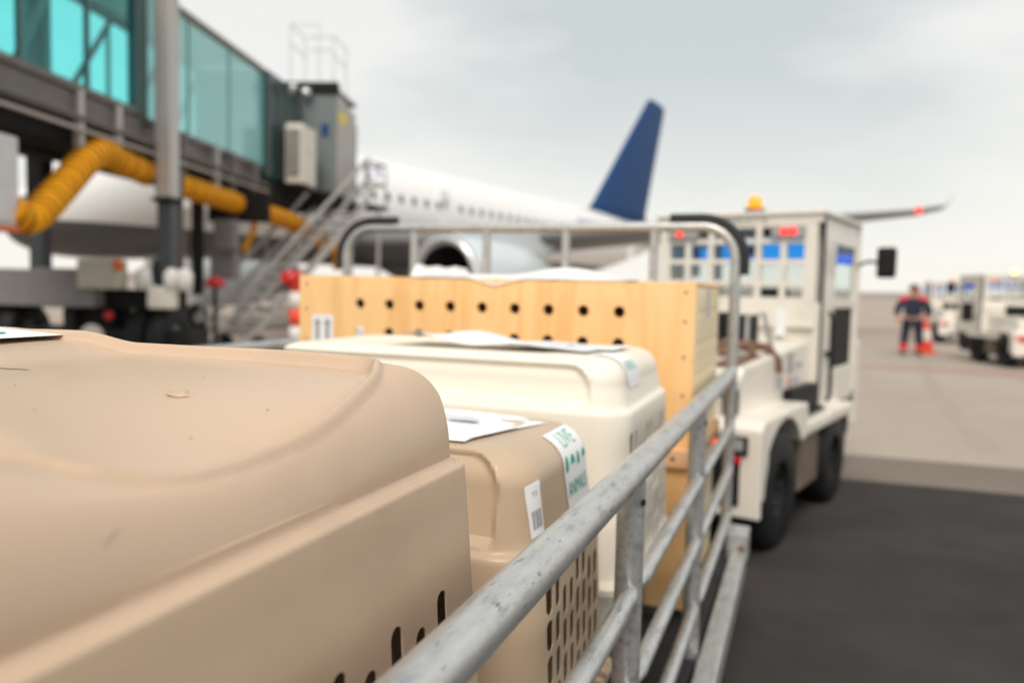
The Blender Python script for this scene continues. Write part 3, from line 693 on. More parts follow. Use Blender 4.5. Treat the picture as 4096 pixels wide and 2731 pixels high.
# ------------------------------------------------------------------ baggage tug (local frame: x right, y forward)
MT['skirt'] = mat('grimy_skirt', (.17, .13, .10), .6, var=.25, vscale=5, spec=.2)
MT['paleseat'] = mat('pale_upholstery', (.55, .53, .48), .7)
def make_tug(loc, rz, label, group, lit):
    t = thing('baggage_tug', loc, rz, label, 'tug', group)
    W = 'white'
    # chassis and rear bumper
    BX('chassis', 'darkmetal', t, -1.20, -.16, -.05, 2.62, .22, .46, bevel=.01)
    bp = BX('rear_bumper', W, t, -1.30, -.01, -.20, .02, .33, .74, bevel=.03, seg=3)
    BX('hitch_plate', 'black', t, -.86, -.10, -.215, -.2005, .33, .60, bevel=.004)
    MB().lathe([(.001, -.05), (.05, -.05), (.05, .09), (.001, .09)], (-.62, -.26, .37), (0, 0, 1), 14).build('tow_hitch', 'darkmetal', t)
    for x0 in (-.26, -1.25):
        h = BX('tail_light', 'black', t, x0-.02, x0+.20, -.222, -.2005, .605, .705, bevel=.006)
        MB().lathe([(.001, .006), (.026, .005), (.03, 0)], (x0+.01, -.222, .66), (0, -1, 0), 16).build('red_lamp', 'lampred', h)
        MB().lathe([(.001, .006), (.026, .005), (.03, 0)], (x0+.075, -.222, .655), (0, -1, 0), 16).build('red_lamp', 'lampred', h)
        BX('clear_lens', 'grey_paint', h, x0+.115, x0+.18, -.228, -.2225, .63, .69, bevel=.004)
        BX('reflector', 'redlens', t, x0+.08, x0+.17, -.232, -.2165 if x0 < -1 else -.2165, .560, .600, bevel=.003)
    # rear fenders with wheel arch
    for s, xa, xb in ((1, -.26, .01), (-1, -1.31, -1.04)):
        out_ = [(-.205, .27), (-.205, .74), (-.15, .785), (.36, .80), (.70, .80), (.72, .74), (.70, .585)]
        arc_ = []
        for k in range(13):
            a = math.radians(35+k*(190-35)/12); arc_.append((.255+.415*math.cos(a), .34+.415*math.sin(a)))
        MB().prism([(p[0], p[1]) for p in out_]+arc_, 0, xa, xb).build('rear_fender', W, t, .012)
    BX('wheel_well', 'black', t, -1.03, -.27, -.10, .66, .45, .69)
    # engine body
    hood = MB().prism([(-.03, .70), (-.05, 1.00), (-.02, 1.05), (1.30, 1.145), (1.30, .70)], 0, -1.16, -.16).build('engine_cover', W, t, .02)
    BX('cover_rim', 'straps', t, -.30, -.20, -.02, .72, 1.062, 1.085, bevel=.01)
    BX('cover_rim', 'straps', t, -1.10, -.20, -.035, .03, 1.050, 1.072, bevel=.01)
    BX('air_filter', 'black', t, -.74, -.54, .66, .86, 1.085, 1.33, bevel=.02)
    BX('air_filter', 'black', t, -.48, -.36, .66, .86, 1.085, 1.32, bevel=.02)
    BX('air_filter', 'black', t, -1.02, -.82, .66, .86, 1.085, 1.33, bevel=.02)
    TB('lifting_handle', 'grey_paint', t, [(-.34, .55, 1.09), (-.34, .55, 1.32), (-.26, .62, 1.33), (-.24, .75, 1.1)], .014)
    TB('strap', 'straps', t, [(-.42, .30, 1.10), (-.30, .40, 1.15), (-.20, .52, 1.13), (-.153, .58, 1.05), (-.150, .60, .98)], .028, 8)
    TB('strap', 'straps', t, [(-.55, .35, 1.10), (-.42, .45, 1.16), (-.26, .40, 1.12), (-.21, .30, 1.09)], .022, 8)
    BX('paper_tag', 'paper', t, -.37, -.30, 1.24, 1.2475, 1.17, 1.36, bevel=.002)
    BX('rear_grille', 'darkmetal', t, -.80, -.40, -.064, -.052, .80, .96, bevel=.004)
    BX('work_lamp', 'darkmetal', t, -.24, -.165, -.12, -.056, .80, .93, bevel=.01)
    BX('work_lamp', 'lip', t, -.245, -.16, -.13, -.056, .935, .985, bevel=.01)
    # side lettering and stickers
    text_obj('lettering', '118', .125, 'ink', t, (-.158, .62, .905), (0, 1, 0), (0, 0, 1), .001)
    BX('data_plate', 'grey_paint', t, -.1595, -.1565, .82, .93, .955, 1.085)
    text_obj('lettering', 'menzies', .055, 'lav', t, (-.158, 1.08, 1.00), (0, 1, 0), (0, .12, 1), .001)
    text_obj('lettering', 'aviation', .048, 'lav', t, (-.158, 1.02, .90), (0, 1, 0), (0, .12, 1), .001)
    BX('red_mark', 'redlens', t, -.1595, -.1565, .86, .89, .865, .93)
    # sill, step and wheels
    BX('sill', W, t, -.20, .005, .74, 2.02, .585, .67, bevel=.025, seg=3)
    BX('sill', W, t, -1.305, -1.10, .74, 2.02, .585, .67, bevel=.025, seg=3)
    BX('side_skirt', 'skirt', t, -.14, -.03, .70, 1.16, .24, .580, bevel=.01)
    BX('step_tread', 'black', t, -.30, -.06, .76, 1.42, .675, .70, bevel=.006)
    BX('side_skirt', 'skirt', t, -1.27, -1.16, .70, 1.16, .24, .580, bevel=.01)
    for y, r in ((.255, .35), (1.56, .325)):
        for x in (-.115, -1.185):
            s = 1 if x > -.5 else -1
            w = MB().lathe([(.16, -.105), (r*.86, -.11), (r*.97, -.085), (r, -.04), (r, .04), (r*.97, .085), (r*.86, .11), (.16, .105)], (x, y, r), (1, 0, 0), 40).build('wheel', 'black', t)
            MB().lathe([(.001, .02), (.06, .03), (.075, .05), (.14, .055), (.155, .09), (.185, .098)], (x, y, r), (s, 0, 0), 24).build('rim', 'black', w)
            for k in range(5):
                a = 2*math.pi*k/5; MB().lathe([(.001, .02), (.014, .02), (.014, 0)], (x+s*.055, y+.1*math.cos(a), r+.1*math.sin(a)), (s, 0, 0), 6).build('wheel_nut', 'darkmetal', w)
    # cab: frame, rear guard grid, roof, windscreen, doors
    x0, x1, y0, y1, zt = -1.30, -.10, 1.31, 2.60, 2.0
    BX('cab_rear_panel', W, t, x0+.002, x1-.002, y0, y0+.05, .70, 1.40, bevel=.006)
    BX('panel_ledge', W, t, x0+.03, x1-.03, y0-.035, y0-.0005, 1.225, 1.265, bevel=.008)
    BX('cab_header', W, t, x0+.002, x1-.002, y0, y0+.05, 1.945, zt-.006, bevel=.004)
    cols = [-1.272, -1.117, -.943, -.769, -.595, -.421, -.247, -.128]
    xs = [-1.235, -1.053, -.879, -.705, -.531, -.357, -.175]
    rows = [1.425, 1.527, 1.677, 1.822, 1.925]
    for i, x in enumerate(xs):
        w = .021 if 0 < i < 6 else .042
        BX('guard_bar', W, t, x-w, x+w, y0, y0+.045, 1.402, 1.943, bevel=.004)
    for z in (1.414, 1.527, 1.677, 1.822, 1.934):
        BX('guard_bar', W, t, xs[0]+.03, xs[-1]-.03, y0+.003, y0+.040, z-.018, z+.018, bevel=.004)
    for xl in (-1.20, -.44):
        hs = BX('lamp_housing', 'grey_paint', t, xl, xl+.23, y0-.03, y0-.0005, 1.845, 1.925, bevel=.006)
        for k in range(1 if xl < -1 else 2): MB().lathe([(.001, .012), (.026, .010), (.030, 0)], (xl+.09+k*.06, y0-.03, 1.885), (0, -1, 0), 18).build('red_lamp', 'lampred', hs)
    for xl in (-.93, -.50): BX('filled_opening', 'black', t, xl, xl+.05, y0+.004, y0+.03, 1.85, 1.92, bevel=.004)
    text_obj('lettering', 'CHARLATTE', .075, 'ink', t, (-.66, y0-.001, 1.965), (1, 0, 0), (0, 0, 1), .001, .9)
    for i in range(6):
        for j in range(4):
            if j == 3 and i in (0, 5): continue
            a, b = xs[i]+(.021 if i else .042), xs[i+1]-(.021 if i < 5 else .042)
            BX('rear_pane', 'glass', t, a-.004, b+.004, y0+.018, y0+.022, (1.414, 1.527, 1.677, 1.822)[j]+.0155, (1.527, 1.677, 1.822, 1.934)[j]-.0155)
    BX('roof', W, t, x0-.01, x1+.02, y0-.02, y1-.08, zt-.005, zt+.03, bevel=.015)
    BX('cab_floor', 'darkmetal', t, x0+.01, x1-.01, y0+.05, y1, .60, .66)
    for x in (x0+.03, x1-.03):
        BX('front_pillar', W, t, x-.03, x+.03, y1-.10, y1-.02, .70, zt-.006, bevel=.01)
        BX('rear_pillar', W, t, x-.029, x+.029, y0+.10, y0+.18, .70, zt-.006, bevel=.01)
        s = 1 if x > -.5 else -1
        BX('door_seal', 'black', t, x+s*.024-.004, x+s*.024+.006, y0+.045, y0+.105, .70, zt-.01, bevel=.002)
        d = BX('door', W, t, x-.02, x+.02, y0+.185, y1-.105, .62, .92, bevel=.008)
        BX('door_rail', W, d, x-.018, x+.018, y0+.185, y1-.105, 1.36, 1.43, bevel=.006)
        BX('door_rail', W, d, x-.018, x+.018, y0+.185, y1-.105, 1.82, 1.99, bevel=.006)
        for yy, ww in ((y0+.185, .30), (y1-.165, .06)): BX('door_stile', W, d, x-.017, x+.017, yy, yy+ww, .921, 1.819, bevel=.005)
        BX('lower_pane', 'door_dark', d, x-.004, x+.004, y0+.48, y1-.16, .915, 1.365)
        BX('upper_pane', 'glass', d, x-.004, x+.004, y0+.48, y1-.16, 1.425, 1.70)
        BX('tinted_pane', 'sunstrip', d, x-.004, x+.004, y0+.48, y1-.16, 1.701, 1.825)
        BX('door_handle', 'black', d, x+s*.022, x+s*.05, y0+.26, y0+.38, 1.02, 1.06, bevel=.006)
        BX('door_skirt', 'door_dark', t, x-.012, x+.012, y1-.24, y1-.13, .36, .615)
    TB('grab_rail', 'black', t, [(x1+.03, y0+.19, .72), (x1+.05, y0+.19, .76), (x1+.05, y0+.17, 1.30), (x1+.03, y0+.17, 1.34)], .014)
    BX('windscreen', 'glass', t, x0+.06, x1-.06, y1-.05, y1-.044, 1.10, 1.700)
    BX('sun_strip', 'sunstrip', t, x0+.06, x1-.06, y1-.05, y1-.044, 1.701, 1.93)
    BX('front_header', W, t, x0+.06, x1-.06, y1-.09, y1-.02, 1.931, zt-.007, bevel=.006)
    BX('front_panel', W, t, x0+.002, x1-.002, y1-.02, y1+.12, .40, 1.10, bevel=.03)
    for xa, xb in ((-.50, -.35), (-.28, -.15), (-1.06, -.90)): BX('sun_visor', 'black', t, xa, xb, y1-.14, y1-.12, 1.775, 1.86, bevel=.004)
    BX('step_shade_block', 'black', t, -.155, -.101, .74, y0+.04, .671, .86, bevel=.004)  # solid black block; its colour stands for the shade in the step recess
    BX('dashboard', 'grey_paint', t, x0+.07, x1-.07, y1-.30, y1-.10, 1.10, 1.22, bevel=.02)
    st = MB().lathe([(.17, -.012), (.185, 0), (.17, .012), (.155, 0), (.17, -.012)], (-.95, y1-.42, 1.34), (0, -.6, 1), 24).build('steering_wheel', 'black', t)
    for xs_ in (-.95, -.45):
        se = BX('seat', 'black', t, xs_-.2, xs_+.2, y0+.18, y0+.55, .98, 1.10, bevel=.03)
        BX('seat_back', 'black', se, xs_-.19, xs_+.19, y0+.12, y0+.20, 1.10, 1.38, bevel=.03)
        BX('headrest', 'black', se, xs_-.10, xs_+.10, y0+.13, y0+.19, 1.40, 1.50, bevel=.025)
    bc = MB().lathe([(.07, 0), (.07, .03), (.001, .03)], (-.60, y0+.10, zt+.03), (0, 0, 1), 20).build('beacon_base', 'darkmetal', t)
    MB().lathe([(.05, .03), (.05, .075), (.044, .105), (.024, .118), (.001, .121)], (-.60, y0+.10, zt+.03), (0, 0, 1), 24).build('beacon', lit, bc)
    TB('mirror_arm', 'black', t, [(x1, y1-.12, 1.70), (x1+.07, y1-.08, 1.73), (x1+.16, y1-.08, 1.72)], .012, 8)
    mi = BX('mirror', 'black', t, x1+.13, x1+.27, y1-.12, y1-.05, 1.60, 1.84, bevel=.025)
    BX('mirror_glass', 'door_dark', mi, x1+.15, x1+.25, y1-.124, y1-.1205, 1.62, 1.82)
    TB('mirror_arm', 'black', t, [(x0, y1-.12, 1.70), (x0-.07, y1-.08, 1.73), (x0-.16, y1-.08, 1.72)], .012, 8)
    BX('mirror', 'black', t, x0-.29, x0-.13, y1-.12, y1-.05, 1.59, 1.87, bevel=.025)
    return t
tug = make_tug((-.148, 4.50, 0), -.249, 'white baggage tug with amber roof beacon coupled in front of the cart', 'white baggage tugs on the apron', 'amber')
t2 = copy_tree(tug); t2.location = (5.35, 20.0, 0); t2.rotation_euler = (0, 0, R(14)); t2['label'] = 'distant white baggage tug at the right edge behind the orange cone'
for ch in t2.children_recursive if hasattr(t2, 'children_recursive') else []:
    if ch.name.startswith('beacon') and not ch.name.startswith('beacon_base'): ch.data = ch.data.copy(); ch.data.materials[0] = MT['amberlit']
t3 = copy_tree(tug); t3.location = (5.35, 29.5, 0); t3.rotation_euler = (0, 0, R(4)); t3['label'] = 'farthest white baggage tug, half hidden behind another tug'

# ------------------------------------------------------------------ airliner (local frame: x to its port side, y towards the tail)
PA = .178
plane = thing('airliner', (-13.723-1.88*math.cos(PA), 24.40+1.88*math.sin(PA), 0), -PA, 'white airliner with grey belly and blue tail fin parked at the boarding bridge', 'airliner')
ZC = 4.12
secs = []
def fus(y):
    # half width, half height, centre height along the fuselage, nose at -11.4, tail at 33
    n0, n1 = -11.4, 33.0
    if y < n0+6.0:
        t = (y-n0)/6.0; s = max(0, 1-(1-t)**2.1)**.56; return 1.88*s, 2.0*s, ZC-1.45*(1-t)**1.8
    if y > 17:
        t = (y-17)/(n1-17); s = 1-.93*t**1.45; return 1.88*s, 2.0*s*(1-.05*t), ZC+1.05*t**1.3
    return 1.88, 2.0, ZC
ys = [-11.4+6.0*(i/18)**1.6 for i in range(19)]+[-5+i*1.0 for i in range(22)]+[17+16*(i/24) for i in range(25)]
v = []; N = 48
for y in ys:
    w, h, c = fus(y); w = max(w, .02); h = max(h, .02)
    for k in range(N): a = 2*math.pi*k/N; v.append((w*math.cos(a), y, c+h*math.sin(a)))
f = [(i*N+k, i*N+(k+1) % N, (i+1)*N+(k+1) % N, (i+1)*N+k) for i in range(len(ys)-1) for k in range(N)]
f += [tuple(range(N)), tuple((len(ys)-1)*N+k for k in range(N))]
fo = MB().add(v, f, 0, True).build('fuselage', 'fuse', plane)
def on_fus(y, z, e=.004):
    w, h, c = fus(y); s = (z-c)/h; return w*math.sqrt(max(0, 1-s*s))+e
wv = None
for i in range(46):
    y = -5.8+i*.75
    if abs(y-3.9) < .5 or abs(y+4.9) < .5: continue
    z = 4.5; x = on_fus(y, z); nrm = math.atan2((z-ZC)/4.0, x/3.53)
    a = [(-.10, -.15), (.10, -.15), (.12, -.10), (.12, .10), (.10, .15), (-.10, .15), (-.12, .10), (-.12, -.10)]
    if wv is None:
        mbw = MB(); mbw.prism(a, 0, -.02, .006); wo = mbw.build('cabin_window', 'winpane', plane); wv = wo
    else: wo = wv.copy(); COL.objects.link(wo)
    wo.location = (x, y, z); wo.rotation_euler = (0, -.11, 0)
for y, w in ((-7.4, .85), (3.6, .6), (23.5, .75)):
    x = on_fus(y, 4.3, .006)
    d = MB().prism([(y-w/2, -.9), (y+w/2, -.9), (y+w/2, .85), (y-w/2, .85)], 0, -.25, .0).build('cabin_door', 'airwhite', plane); d.location = (x, 0, 4.25); d.rotation_euler = (0, -.06, 0)
    BX('door_window', 'winpane', d, -.01, .006, y-.1, y+.1, .2, .5)
for i, s in enumerate((.9, .5, 1.1, .7, .8, 1.0, .6)):
    y = -3.6+i*.62; x = on_fus(y, 5.35, .003)
    o = MB().prism([(-.18, -.35*s), (.10, -.35*s), (.20, .35*s), (-.08, .35*s)], 0, -.02, .004).build('livery_letter', 'lav', plane); o.location = (x, y, 5.35); o.rotation_euler = (0, -.62, 0)
for i in range(12):
    y = 15.6+i*.34; x = on_fus(y, 5.0, .003)
    o = MB().prism([(-.10, -.10), (.10, -.10), (.12, .11), (-.08, .11)], 0, -.02, .004).build('registration_letter', 'lav', plane); o.location = (x, y, 5.05); o.rotation_euler = (0, -.40, 0)
def airfoil(n=14, th=.12):
    u = [(.5*(1-math.cos(math.pi*i/n))) for i in range(n+1)]
    yt = [5*th*(.2969*math.sqrt(x)-.126*x-.3516*x*x+.2843*x**3-.1036*x**4) for x in u]
    return [(x, t) for x, t in zip(u, yt)]+[(x, -t) for x, t in list(zip(u, yt))[-2:0:-1]]
def loft_wing(name, m, secs_, parent, vertical=False):
    # secs_: (x, y_le, z, chord, thickness)
    v = []; n = None
    for x, yl, z, ch, th in secs_:
        pr = airfoil(14, th); n = len(pr)
        for a, b in pr: v.append((x+b*ch, yl+a*ch, z) if vertical else (x, yl+a*ch, z+b*ch))
    f = [(i*n+k, i*n+(k+1) % n, (i+1)*n+(k+1) % n, (i+1)*n+k) for i in range(len(secs_)-1) for k in range(n)]
    f += [tuple(range(n)), tuple((len(secs_)-1)*n+k for k in range(n))]
    return MB().add(v, f, 0, True).build(name, m, parent)
for s in (1, -1):
    wg = loft_wing('wing', 'wing', [(s*1.2, -1.2, 2.9, 9.4, .13), (s*6.2, 2.6, 3.3, 6.6, .12), (s*12.5, 7.5, 4.0, 4.0, .11), (s*17.3, 11.2, 4.62, 2.1, .10), (s*18.2, 12.1, 4.85, 1.4, .10)], plane)
    loft_wing('winglet', 'airwhite', [(s*18.2, 12.15, 4.85, 1.35, .09), (s*18.4, 12.5, 5.05, 1.0, .09), (s*18.6, 13.0, 5.5, .5, .09)], wg)
    for xx in (4.5, 8.5, 11.5):
        MB().lathe([(.02, 0), (.16, .6), (.2, 1.6), (.16, 2.6), (.02, 3.4)], (s*xx, 5.4+(xx-4.5)*.62, 2.95+.11*(xx-4)), (0, 1, .05), 14).build('flap_fairing', 'wing', wg)
    MB().lathe([(.001, .13), (.09, .08), (.13, 0)], (s*17.5, 11.4, 4.66), (0, -1, 0), 14).build('navigation_light', 'lampred' if s > 0 else 'greenp', wg)
    loft_wing('tailplane', 'wing', [(s*.4, 25.8, 5.0, 4.4, .10), (s*7.2, 30.3, 5.6, 1.7, .10)], plane)
    # engine
    ex, ey, ez = s*6.25, -2.75, 1.72
    en = MB().lathe([(.95, .25), (1.02, .06), (1.10, 0), (1.16, .10), (1.22, .8), (1.25, 1.8), (1.20, 3.2), (1.05, 4.6), (.92, 5.2), (.85, 5.2)], (ex, ey, ez), (0, 1, 0), 48).build('engine_nacelle', 'nacelle', plane)
    MB().lathe([(.96, .24), (1.02, .05), (1.10, -.012), (1.20, .10), (1.22, .22), (1.205, .22)], (ex, ey, ez), (0, 1, 0), 48).build('inlet_lip', 'lip', en)
    MB().lathe([(.96, .20), (.98, 1.0), (.001, 1.0)], (ex, ey, ez), (0, 1, 0), 36).build('inlet_duct', 'fan', en)
    MB().lathe([(.001, .35), (.16, .55), (.30, .95)], (ex, ey, ez), (0, 1, 0), 24).build('spinner', 'lip', en)
    for k in range(22):
        a = 2*math.pi*k/22
        MB().add([(ex+r*math.cos(a+da), ey+yy, ez+r*math.sin(a+da)) for r, da, yy in ((.28, 0, .90), (.95, 0, .86), (.95, .16, .97), (.28, .22, .97))], [(0,1,2,3)]).build('fan_blade', 'darkmetal', en)
    MB().lathe([(.80, 5.1), (.55, 6.4), (.001, 7.0)], (ex, ey, ez), (0, 1, 0), 28).build('exhaust_cone', 'darkmetal', en)
    MB().prism([(ey+.6, ez+1.25), (ey+2.0, ez+1.75), (ey+8.5, ez+1.75), (ey+6, ez+.9), (ey+1.5, ez+1.1)], 0, ex-.16, ex+.16).build('pylon', 'nacelle', en, .04)
fin = loft_wing('tail_fin', 'fin', [(0, 20.0, 5.9, 9.4, .055), (0, 21.0, 6.6, 8.3, .07), (0, 28.9, 13.9, 3.3, .09), (0, 29.3, 14.15, 2.6, .08)], plane, True)
MB().lathe([(.3, 0), (1.1, 2.5), (1.25, 5), (1.1, 8), (.3, 10.5)], (0, 2.2, 2.35), (0, 1, 0), 24).build('belly_fairing', 'wing', plane)
def gear(x, y, r, w, n):
    st = TB('gear_strut', 'lip', plane, [(x, y, 2.6), (x, y, r)], .13, 12)
    for s in (-1, 1):
        for k in range(n):
            yy = y+(k-(n-1)/2)*1.05
            wl = MB().lathe([(.2, -w/2), (r*.9, -w/2), (r, -w*.3), (r, w*.3), (r*.9, w/2), (.2, w/2)], (x+s*(w*.75), yy, r), (1, 0, 0), 28).build('gear_wheel', 'black', plane)
            MB().lathe([(.001, w*.3), (r*.5, w*.3), (r*.5, -w*.3), (.001, -w*.3)], (x+s*(w*.75), yy, r), (1, 0, 0), 16).build('gear_rim', 'grey_paint', wl)
gear(0, -6.3, .40, .26, 1)
for s in (-1, 1): gear(s*3.6, 9.0, .52, .38, 2)

# ------------------------------------------------------------------ boarding bridge (local frame: x right, y away along the tunnel)
BA = .285
bridge = thing('boarding_bridge', (-9.046, 9.491, 0), BA, 'glass walled passenger boarding bridge with yellow hose underneath', 'boarding bridge')
GX, GL = -.44, -2.05
MT['pale_frame'] = mat('teal_frame', (.22, .40, .40), .4)
def tunnel(y0, y1, xr, xl, zf, z0, z1, zr, glassm, npan, mull):
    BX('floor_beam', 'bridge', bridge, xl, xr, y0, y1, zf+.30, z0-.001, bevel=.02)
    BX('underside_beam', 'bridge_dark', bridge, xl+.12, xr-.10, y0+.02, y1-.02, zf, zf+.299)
    for x in (xl, xr): BX('lower_rail', 'bridge', bridge, x-.05, x+.05, y0-.01, y1+.01, z0, z0+.10, bevel=.01); BX('upper_rail', 'bridge', bridge, x-.05, x+.05, y0-.01, y1+.01, z1, z1+.11, bevel=.01)
    BX('roof', 'ac', bridge, xl-.04, xr+.04, y0, y1, z1+.112, zr, bevel=.03)
    L_ = (y1-y0)/npan
    for x in (xl, xr):
        for i in range(npan):
            BX('glass_pane', glassm if x > -1 else 'teal_glass', bridge, x-.008, x+.008, y0+i*L_+.03, y0+(i+1)*L_-.03, z0+.101, z1-.001)
        for i in range(npan+1):
            BX('mullion', mull, bridge, x-.03, x+.03, y0+i*L_-.029, y0+i*L_+.029, z0+.101, z1-.001)
        for i in range(npan):
            if i % 2 == 0: TB('truss_brace', 'bridge', bridge, [(x-.10 if x > -1 else x+.10, y0+i*L_+.1, z0+.15), (x-.10 if x > -1 else x+.10, y0+(i+1)*L_-.1, z1-.05)], .05, 8)
tunnel(-5.2, .12, GX, GL, 3.20, 3.88, 5.98, 6.14, 'teal_glass', 4, 'dark_glass')
tunnel(.20, 5.15, GX-.10, GL+.10, 3.22, 3.84, 5.86, 6.00, 'pale_glass', 3, 'pale_frame')
for x in (GL, GX): BX('end_frame', 'dark_glass', bridge, x-.07, x+.06, -.10, .24, 3.90, 5.96, bevel=.01)
BX('end_frame', 'dark_glass', bridge, GL+.07, GX-.08, .10, .24, 5.80, 5.96, bevel=.01)
# connection and rotating cab
BX('vestibule', 'dark_glass', bridge, GL+.05, GX+.02, 5.16, 7.30, 3.70, 5.95, bevel=.02)
for i in range(4): BX('vestibule_fin', 'bridge', bridge, GX+.021, GX+.05, 5.3+i*.55, 5.36+i*.55, 3.75, 5.9)
BX('vestibule_floor', 'bridge_dark', bridge, GL+.02, GX+.04, 5.1, 8.8, 3.25, 3.69, bevel=.02)
MT['cabgrey'] = mat('cab_grey_panel', (.17, .20, .21), .45, var=.1)
MT['cabside'] = mat('cab_side_panel', (.46, .44, .41), .5, var=.12)
BX('cab_wall', 'cabgrey', bridge, -2.4, .42, 7.31, 7.45, 3.65, 5.95, bevel=.01)
BX('cab_cap', 'bridge_dark', bridge, -2.45, .47, 7.25, 7.50, 5.951, 6.22, bevel=.02)
for i in range(4):
    BX('cab_side_panel', 'cabside', bridge, .36, .42, 7.452+i*.42, 7.452+i*.42+.40, 3.65, 6.02-.06*i, bevel=.008)
BX('cab_roof', 'bridge', bridge, -2.4, .44, 7.45, 9.15, 6.021, 6.10, bevel=.02)
BX('cab_far_wall', 'cabgrey', bridge, -2.4, .35, 9.0, 9.12, 3.65, 5.8)
BX('cab_floor', 'bridge_dark', bridge, -2.4, .42, 7.3, 9.15, 3.35, 3.648, bevel=.02)
BX('notice', 'fin', bridge, .08, .26, 7.300, 7.309, 4.95, 5.25)
MT['yellow'] = mat('yellow_notice', (.80, .62, .05), .5)
BX('notice', 'yellow', bridge, .421, .43, 7.55, 8.2, 5.35, 5.62)
fl = MB().lathe([(.001, .12), (.09, .1), (.12, 0), (.10, -.08), (.001, -.1)], (-.25, 7.18, 5.95), (.2, -1, -.2), 16).build('flood_lamp', 'lip', bridge)
MB().lathe([(.001, .12), (.07, .1), (.10, 0), (.08, -.08), (.001, -.1)], (-.50, 7.0, 6.02), (.2, -1, -.2), 16).build('flood_lamp', 'lip', bridge)
bel = None
for i in range(6):
    BX('bellows_fold', 'foam', bridge, -2.3, .2, 9.16+i*.16, 9.16+i*.16+.12, 3.7, 5.9-.03*i, bevel=.03)
# roof railing and ladder cage
MT['stairgrey'] = mat('stair_grey', (.40, .385, .375), .5, .2, spec=.3)
MT['palerail'] = mat('pale_railing', (.58, .61, .61), .4, .3)
for x, ya, yb, zt in ((-.75, 7.5, 8.6, 7.62), (.30, 7.5, 8.6, 7.35)):
    for y in (ya, yb): TB('roof_rail_post', 'palerail', bridge, [(x, y, 6.1), (x, y, zt)], .016, 8)
    for z in (zt, zt-.45): TB('roof_rail', 'palerail', bridge, [(x, ya, z), (x, yb, z)], .014, 8)
for z in (7.33, 7.02): TB('roof_rail', 'palerail', bridge, [(-.3, 7.5, z), (.30, 7.5, z)], .018, 8)
TB('roof_rail', 'palerail', bridge, [(-.75, 7.5, 7.62), (-.05, 7.5, 7.62)], .014, 8)
TB('roof_rail_post', 'palerail', bridge, [(-.05, 7.5, 6.1), (-.05, 7.5, 7.62)], .014, 8)
# air conditioner hung on the vestibule
acb = BX('air_conditioner', 'ac', bridge, GX+.20, GX+.58, 5.75, 6.75, 3.66, 4.95, bevel=.03)
for k in range(14): BX('grille_slat', 'bridge', acb, GX+.24, GX+.54, 5.73, 5.749, 3.80+k*.075, 3.835+k*.075)
for k in range(2): BX('cover_panel', 'ac', acb, GX+.581, GX+.59, 5.85, 6.65, 3.75+k*.6, 4.28+k*.6, bevel=.004)
BX('bracket', 'bridge_dark', acb, GX+.05, GX+.55, 5.9, 6.6, 3.55, 3.659)
# lift columns and bogie
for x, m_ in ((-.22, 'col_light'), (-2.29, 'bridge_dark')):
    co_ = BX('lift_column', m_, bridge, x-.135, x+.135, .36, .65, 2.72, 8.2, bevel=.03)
    BX('column_collar', 'bridge_dark', co_, x-.17, x+.17, .32, .69, 2.66, 2.719, bevel=.01)
    BX('inner_column', 'col_dark', co_, x-.115, x+.115, .39, .62, 1.30, 2.659, bevel=.02)
BX('cross_head', 'bridge', bridge, -2.3, -.2, .35, .66, 6.5, 6.8, bevel=.02)
BX('bogie_beam', 'bridge_dark', bridge, -2.85, -.05, .2, .8, 1.00, 1.30, bevel=.02)
MT['boxgrey'] = mat('grey_cabinet', (.22, .21, .21), .5, spec=.2)
bxl = BX('drive_cabinet', 'boxgrey', bridge, -2.80, -2.02, .02, .199, 1.02, 1.58, bevel=.02)
BX('drive_cabinet', 'boxgrey', bridge, -2.00, -1.06, -.08, .199, 1.02, 1.60, bevel=.02)
BX('control_box', 'cream_box', bridge, -1.26, -.64, -.20, .1, 1.62 if False else 1.305, 1.74, bevel=.02)
MB().lathe([(.001, .03), (.08, .025), (.09, 0)], (-.62, -.2, 1.66), (0, -1, 0), 14).build('warning_lamp', 'orange', bridge)
BX('valve_block', 'ac', bridge, -.30, .12, .0, .199, 1.02, 1.36, bevel=.05)
for x in (-.40, .05, .25): MB().lathe([(.001, 0), (.11, 0), (.12, .25), (.06, .33), (.001, .34)], (x, .1, 1.301), (0, 0, 1), 18).build('fluid_reservoir', 'cone_white', bridge)
BX('axle_housing', 'black', bridge, -2.9, .3, .15, .85, .42, .70, bevel=.04)
BX('steering_pivot', 'bridge_dark', bridge, -1.75, -.95, .2, .8, .70, 1.0, bevel=.03)
BX('steering_pivot', 'black', bridge, -1.60, -1.45, .02, .18, .66, 1.0, bevel=.02)
MB().lathe([(.001, .02), (.07, .02), (.08, 0)], (-.95, .10, .90), (0, -1, 0), 14).build('red_button', 'redlens', bridge)
MB().lathe([(.001, .04), (.16, .03), (.2, 0)], (-1.25, .149, .56), (0, -1, 0), 20).build('hub_cover', 'ac', bridge)
for x in (-2.75, -.36):
    for dx in (-.17, .17):
        w = MB().lathe([(.25, -.14), (.47, -.145), (.52, -.11), (.53, 0), (.52, .11), (.47, .145), (.25, .14)], (x+dx, .5, .53), (1, 0, 0), 36).build('tyre', 'black', bridge)
        MB().lathe([(.001, -.1), (.26, -.1), (.26, .1), (.001, .1)], (x+dx, .5, .53), (1, 0, 0), 20).build('rim', 'grey_paint', w)
